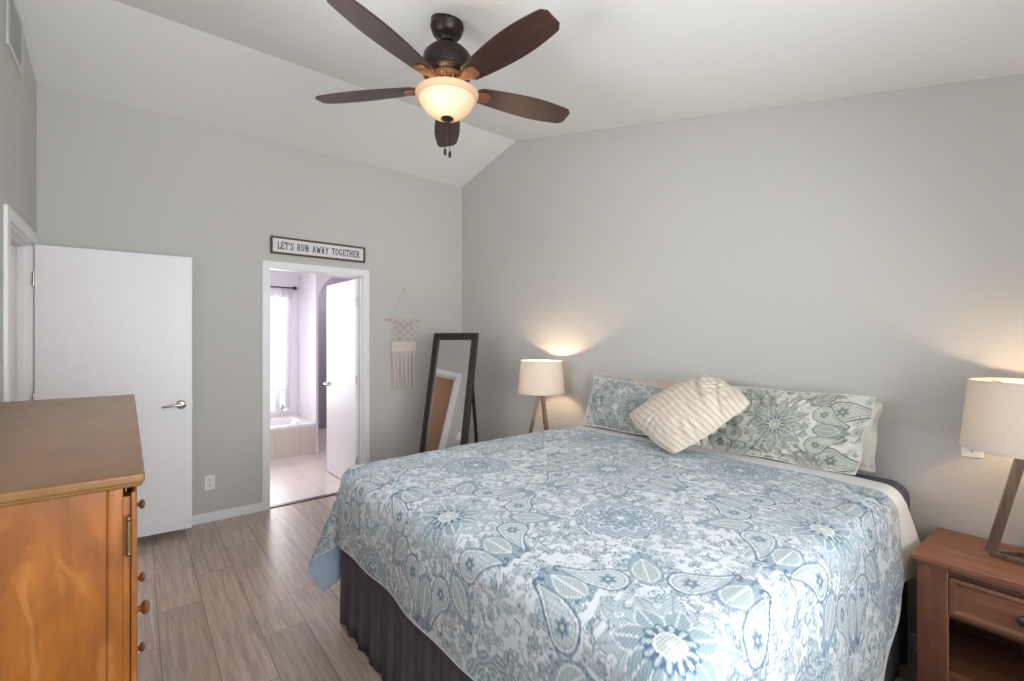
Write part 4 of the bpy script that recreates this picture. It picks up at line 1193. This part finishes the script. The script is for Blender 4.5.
# ------------------------------------------------------------------ sign over the bathroom doorway
def make_sign():
    x0, x1, z0, z1 = 0.872, 1.686, 2.170, 2.318
    y = YB
    root = empty('wooden_sign', ((x0 + x1) / 2, y - 0.002, z0))
    tag(root, 'framed white sign reading LET\'S RUN AWAY TOGETHER above the bathroom doorway', 'sign')
    off = Matrix.Translation(-Vector(root.location))
    f = 0.015
    fb = MB().box(x0, x1, y - 0.024, y - 0.002, z0, z0 + f).box(x0, x1, y - 0.024, y - 0.002, z1 - f, z1)
    fb.box(x0, x0 + f, y - 0.024, y - 0.002, z0 + f, z1 - f).box(x1 - f, x1, y - 0.024, y - 0.002, z0 + f, z1 - f)
    fb.build('frame', M['signframe'], root, bevel=0.002, mtx=off)
    MB().box(x0 + f, x1 - f, y - 0.014, y - 0.002, z0 + f, z1 - f).build('board', M['signwhite'], root, mtx=off)
    # slab-serif letters as strokes in a 0..w x 0..1 box: ('l', x0,y0,x1,y1, weight) ; s = serif (x, y, half width)
    K = {
        'L': (0.62, [((0.15, 0), (0.15, 1)), ((0.15, 0.03), (0.6, 0.03)), ((0.6, 0), (0.6, 0.26))], [(0.15, 1, .14), (0.12, 0, .12)]),
        'E': (0.66, [((0.15, 0), (0.15, 1)), ((0.15, 0.03), (0.6, 0.03)), ((0.15, 0.97), (0.58, 0.97)), ((0.15, 0.52), (0.45, 0.52)), ((0.6, 0), (0.6, 0.24)), ((0.58, 0.78), (0.58, 1)), ((0.45, 0.42), (0.45, 0.62))], [(0.12, 0, .12), (0.12, 1, .12)]),
        'T': (0.70, [((0.35, 0), (0.35, 1)), ((0.03, 0.97), (0.67, 0.97)), ((0.04, 0.76), (0.04, 1)), ((0.66, 0.76), (0.66, 1))], [(0.35, 0, .16)]),
        "'": (0.22, [((0.11, 0.72), (0.11, 1))], []),
        'S': (0.60, [((0.52, 0.72), (0.5, 0.88)), ((0.5, 0.88), (0.36, 0.97)), ((0.36, 0.97), (0.2, 0.95)), ((0.2, 0.95), (0.09, 0.82)), ((0.09, 0.82), (0.12, 0.64)), ((0.12, 0.64), (0.3, 0.53)), ((0.3, 0.53), (0.48, 0.42)), ((0.48, 0.42), (0.54, 0.24)), ((0.54, 0.24), (0.46, 0.08)), ((0.46, 0.08), (0.28, 0.02)), ((0.28, 0.02), (0.12, 0.09)), ((0.12, 0.09), (0.07, 0.28)), ((0.53, 0.7), (0.53, 0.98)), ((0.06, 0.02), (0.06, 0.3))], []),
        'R': (0.74, [((0.15, 0), (0.15, 1)), ((0.15, 0.97), (0.44, 0.97)), ((0.44, 0.97), (0.58, 0.86)), ((0.58, 0.86), (0.58, 0.64)), ((0.58, 0.64), (0.44, 0.52)), ((0.15, 0.50), (0.44, 0.52)), ((0.38, 0.5), (0.62, 0.0))], [(0.13, 1, .13), (0.15, 0, .15), (0.66, 0, .09)]),
        'U': (0.76, [((0.15, 1), (0.15, 0.25)), ((0.15, 0.25), (0.25, 0.06)), ((0.25, 0.06), (0.5, 0.06)), ((0.5, 0.06), (0.61, 0.25)), ((0.61, 0.25), (0.61, 1))], [(0.15, 1, .14), (0.61, 1, .14)]),
        'N': (0.80, [((0.15, 0), (0.15, 1)), ((0.15, 1), (0.63, 0)), ((0.63, 0), (0.63, 1))], [(0.13, 1, .13), (0.15, 0, .14), (0.63, 1, .14)]),
        'A': (0.80, [((0.13, 0), (0.4, 1)), ((0.4, 1), (0.67, 0)), ((0.22, 0.34), (0.58, 0.34))], [(0.13, 0, .13), (0.67, 0, .13), (0.36, 1, .12)]),
        'W': (0.98, [((0.10, 1), (0.28, 0)), ((0.28, 0), (0.49, 0.75)), ((0.49, 0.75), (0.70, 0)), ((0.70, 0), (0.88, 1))], [(0.11, 1, .12), (0.87, 1, .12)]),
        'Y': (0.76, [((0.10, 1), (0.38, 0.46)), ((0.66, 1), (0.38, 0.46)), ((0.38, 0.46), (0.38, 0))], [(0.10, 1, .12), (0.66, 1, .12), (0.38, 0, .15)]),
        'O': (0.76, [((0.38 + 0.30 * cos(a), 0.5 + 0.47 * sin(a)), (0.38 + 0.30 * cos(a + pi / 8), 0.5 + 0.47 * sin(a + pi / 8))) for a in np.arange(16) * pi / 8], []),
        'G': (0.76, [((0.36 + 0.29 * cos(a), 0.5 + 0.47 * sin(a)), (0.36 + 0.29 * cos(a + pi / 8), 0.5 + 0.47 * sin(a + pi / 8))) for a in np.arange(2, 14) * pi / 8] + [((0.60, 0.18), (0.60, 0.44)), ((0.42, 0.44), (0.70, 0.44)), ((0.6, 0.72), (0.6, 0.96))], []),
        'H': (0.80, [((0.15, 0), (0.15, 1)), ((0.64, 0), (0.64, 1)), ((0.15, 0.51), (0.64, 0.51))], [(0.15, 1, .14), (0.15, 0, .14), (0.64, 1, .14), (0.64, 0, .14)]),
        ' ': (0.50, [], []),
    }
    txt = "LET'S RUN AWAY TOGETHER"
    hgt = 0.060; gap = 0.16
    tot = sum(K[c][0] + gap for c in txt) - gap
    span = (x1 - x0) - 2 * f - 0.076
    sx = span / tot; cxp = x0 + f + 0.038; zb = (z0 + z1) / 2 - hgt / 2 
    lt = MB(); yy = y - 0.0146; wt = 0.0080
    def stroke(a, b, w_):
        lt.bar((cxp + a[0] * sx, yy, zb + a[1] * hgt), (cxp + b[0] * sx, yy, zb + b[1] * hgt), w_, 0.0012, (0, 1, 0))
    for c in txt:
        wd, st, se = K[c]; lt = MB()
        for a, b in st: stroke(a, b, wt)
        for (x, z, h) in se: stroke((x - h, 0.03 if z == 0 else 0.97), (x + h, 0.03 if z == 0 else 0.97), wt * 0.75)
        cxp += (wd + gap) * sx
        if st: lt.build('letter', M['ink'], root, mtx=off, fix=False)
make_sign()

# ------------------------------------------------------------------ macrame wall hanging
def make_macrame():
    cx = 2.085; zd = 1.637; yd = YB - 0.022
    root = empty('macrame_hanging', (cx, YB - 0.004, zd))
    tag(root, 'cream macrame wall hanging on a dowel between the doorway and the mirror', 'wall hanging')
    o = Vector((cx, YB - 0.004, zd)); y0 = yd - o.y
    MB().tube([(-0.19, y0, 0), (0.19, y0, 0)], 0.008, 10).build('dowel', M['dowel'], root, smooth=True)
    MB().lathe([(0, 0), (0.006, 0), (0.006, 0.003), (0.002, 0.004), (0.002, 0.02), (0, 0.02)], 10, (0.002, -0.018, 0.305), Matrix.Rotation(-pi / 2, 3, 'X')).build('nail', M['chrome'], root)
    MB().tube([(-0.135, y0, 0.008), (-0.07, y0 + 0.01, 0.155), (0.002, -0.012, 0.308), (0.07, y0 + 0.01, 0.155), (0.135, y0, 0.008)], 0.0028, 8).build('hanging_cord', M['macrame'], root, smooth=True)
    k = MB(); ncol = 3; half = 0.132
    zt, zm, zb_ = -0.0, -0.228, -0.312
    # larks-head loops on the dowel
    for i in range(25):
        x = -half + 2 * half * i / 24
        k.tube([(x, y0 - 0.012, -0.012), (x, y0 - 0.012, 0.002), (x, y0, 0.0105), (x, y0 + 0.010, 0.0), (x, y0 + 0.008, -0.012)], 0.0045, 6)
    # crossing cords making three columns of diamonds
    for c in range(ncol):
        xc = -half + half * 2 * (c + 0.5) / ncol; hw = half / ncol * 0.92
        for sgn in (-1, 1):
            for dx in (-0.005, 0.005):
                pts = []
                for t in np.linspace(0, 1, 31):
                    a = pi / 2 + t * 3 * pi
                    tri = math.asin(max(-1, min(1, sin(a)))) * 2 / pi
                    pts.append((xc + sgn * (hw - 0.006) * tri + dx, y0 - 0.004 + 0.005 * cos(a) * sgn, zt - 0.010 + (zm - zt + 0.010) * t))
                k.tube(pts, 0.0042, 6)
        for t in (1 / 6, 3 / 6, 5 / 6):
            k.lathe([(0, -0.012), (0.009, -0.008), (0.012, 0), (0.009, 0.008), (0, 0.012)], 10, (xc, y0 - 0.005, zt - 0.010 + (zm - zt + 0.010) * t))
    for c in range(ncol - 1):
        x = -half + half * 2 * (c + 1) / ncol
        for z in np.arange(zt - 0.02, zm, -0.017):
            k.lathe([(0, -0.009), (0.006, -0.006), (0.008, 0), (0.006, 0.006), (0, 0.009)], 8, (x, y0 - 0.004, z))
    k.build('knotted_panel', M['macrame'], root, smooth=True)
    b = MB()
    for i in range(30):
        x = (-half + 2 * half * i / 29) * 0.97
        b.tube([(x, y0 - 0.003, zm + 0.006), (x + 0.0005, y0 - 0.005, (zm + zb_) / 2), (x, y0 - 0.003, zb_)], 0.0052, 6)
    for z in np.linspace(zm, zb_, 9):
        b.tube([(-half * 0.97, y0 - 0.006, z), (0, y0 - 0.007, z - 0.002), (half * 0.97, y0 - 0.006, z)], 0.0042, 6)
    b.build('woven_band', M['macrame'], root, smooth=True)
    fr = MB(); rr = random.Random(3)
    for i in range(34):
        x = (-half + 2 * half * i / 33) * 0.96
        u = abs(i / 33 - 0.5) * 2
        L = -0.690 + rr.uniform(-0.012, 0.012) + (0.03 if 0.25 < u < 0.7 and rr.random() < 0.6 else 0.0)
        wob = rr.uniform(-0.006, 0.006)
        bunch = 0.012 * sin(i * 1.15)
        fr.tube([(x, y0 - 0.003, zb_), (x + bunch * 0.6 + wob * 0.5, y0 - 0.004, zb_ - 0.12), (x + bunch + wob, y0 - 0.003 + rr.uniform(-0.003, 0.002), zb_ - 0.25), (x + bunch * 0.8 + wob + 0.006, y0 - 0.003, L)],
                [0.0032, 0.0034, 0.0036, 0.0028], 6)
    fr.build('fringe', M['macrame'], root, smooth=True)
make_macrame()

# ------------------------------------------------------------------ vent, outlets, switch
def make_vent():
    y0, y1, z0, z1 = 3.42, 3.80, EYE + 1.50, EYE + 1.80
    root = empty('air_vent', (XL, (y0 + y1) / 2, z0)); tag(root, 'white louvred return air vent high on the left wall', 'vent')
    off = Matrix.Translation(-Vector(root.location))
    f = 0.028; x = XL
    fr = MB().box(x, x + 0.012, y0, y1, z0, z0 + f).box(x, x + 0.012, y0, y1, z1 - f, z1).box(x, x + 0.012, y0, y0 + f, z0 + f, z1 - f).box(x, x + 0.012, y1 - f, y1, z0 + f, z1 - f)
    fr.build('frame', M['vent'], root, bevel=0.003, mtx=off)
    MB().box(x + 0.0005, x + 0.002, y0 + f, y1 - f, z0 + f, z1 - f).build('backing', M['ventdark'], root, mtx=off)
    n = 20
    for k in range(n):
        z = z0 + f + (z1 - z0 - 2 * f) * (k + 0.5) / n
        R_ = Matrix.Translation((x + 0.006, 0, z)) @ Matrix.Rotation(radians(35), 4, 'Y')
        MB().box(-0.006, 0.006, y0 + f, y1 - f, -0.0009, 0.0009, R_).build('louvre', M['vent'], root, mtx=off)
make_vent()

def make_outlet(name, loc, rz, label, kind='outlet'):
    # local frame: plate in xz plane facing -y
    root = empty(name, loc, rz); tag(root, label, kind)
    MB().box(-0.036, 0.036, -0.006, 0.0, -0.058, 0.058).build('cover_plate', M['plate'], root, bevel=0.003)
    if kind == 'outlet':
        for z in (-0.02, 0.02):
            s = MB().lathe([(0.0, 0), (0.0165, 0.0), (0.0155, 0.002), (0, 0.0022)], 20, (0, -0.006, z), Matrix.Rotation(pi / 2, 3, 'X')).build('socket', M['plate'], root, smooth=True)
            MB().box(-0.0075, -0.0045, -0.0088, -0.008, z - 0.001, z + 0.009).box(0.0045, 0.0075, -0.0088, -0.008, z - 0.001, z + 0.008).box(-0.003, 0.003, -0.0088, -0.008, z - 0.011, z - 0.006).build('slots', M['slot'], s)
    else:
        MB().box(-0.017, 0.017, -0.0095, -0.006, -0.034, 0.034).build('rocker', M['plate'], root, bevel=0.002)
    return root
make_outlet('wall_outlet', (0.44, YB, 0.31), 0, 'white double outlet low on the wall beside the open bedroom door')
make_outlet('wall_outlet', (XR, 0.305, 0.985), radians(-90), 'white outlet plate on the wall half hidden behind the cut-off lamp shade')
make_outlet('light_switch', (XL, 3.21, 1.20), radians(90), 'white light switch by the bedroom doorway, seen in the mirror', 'switch')
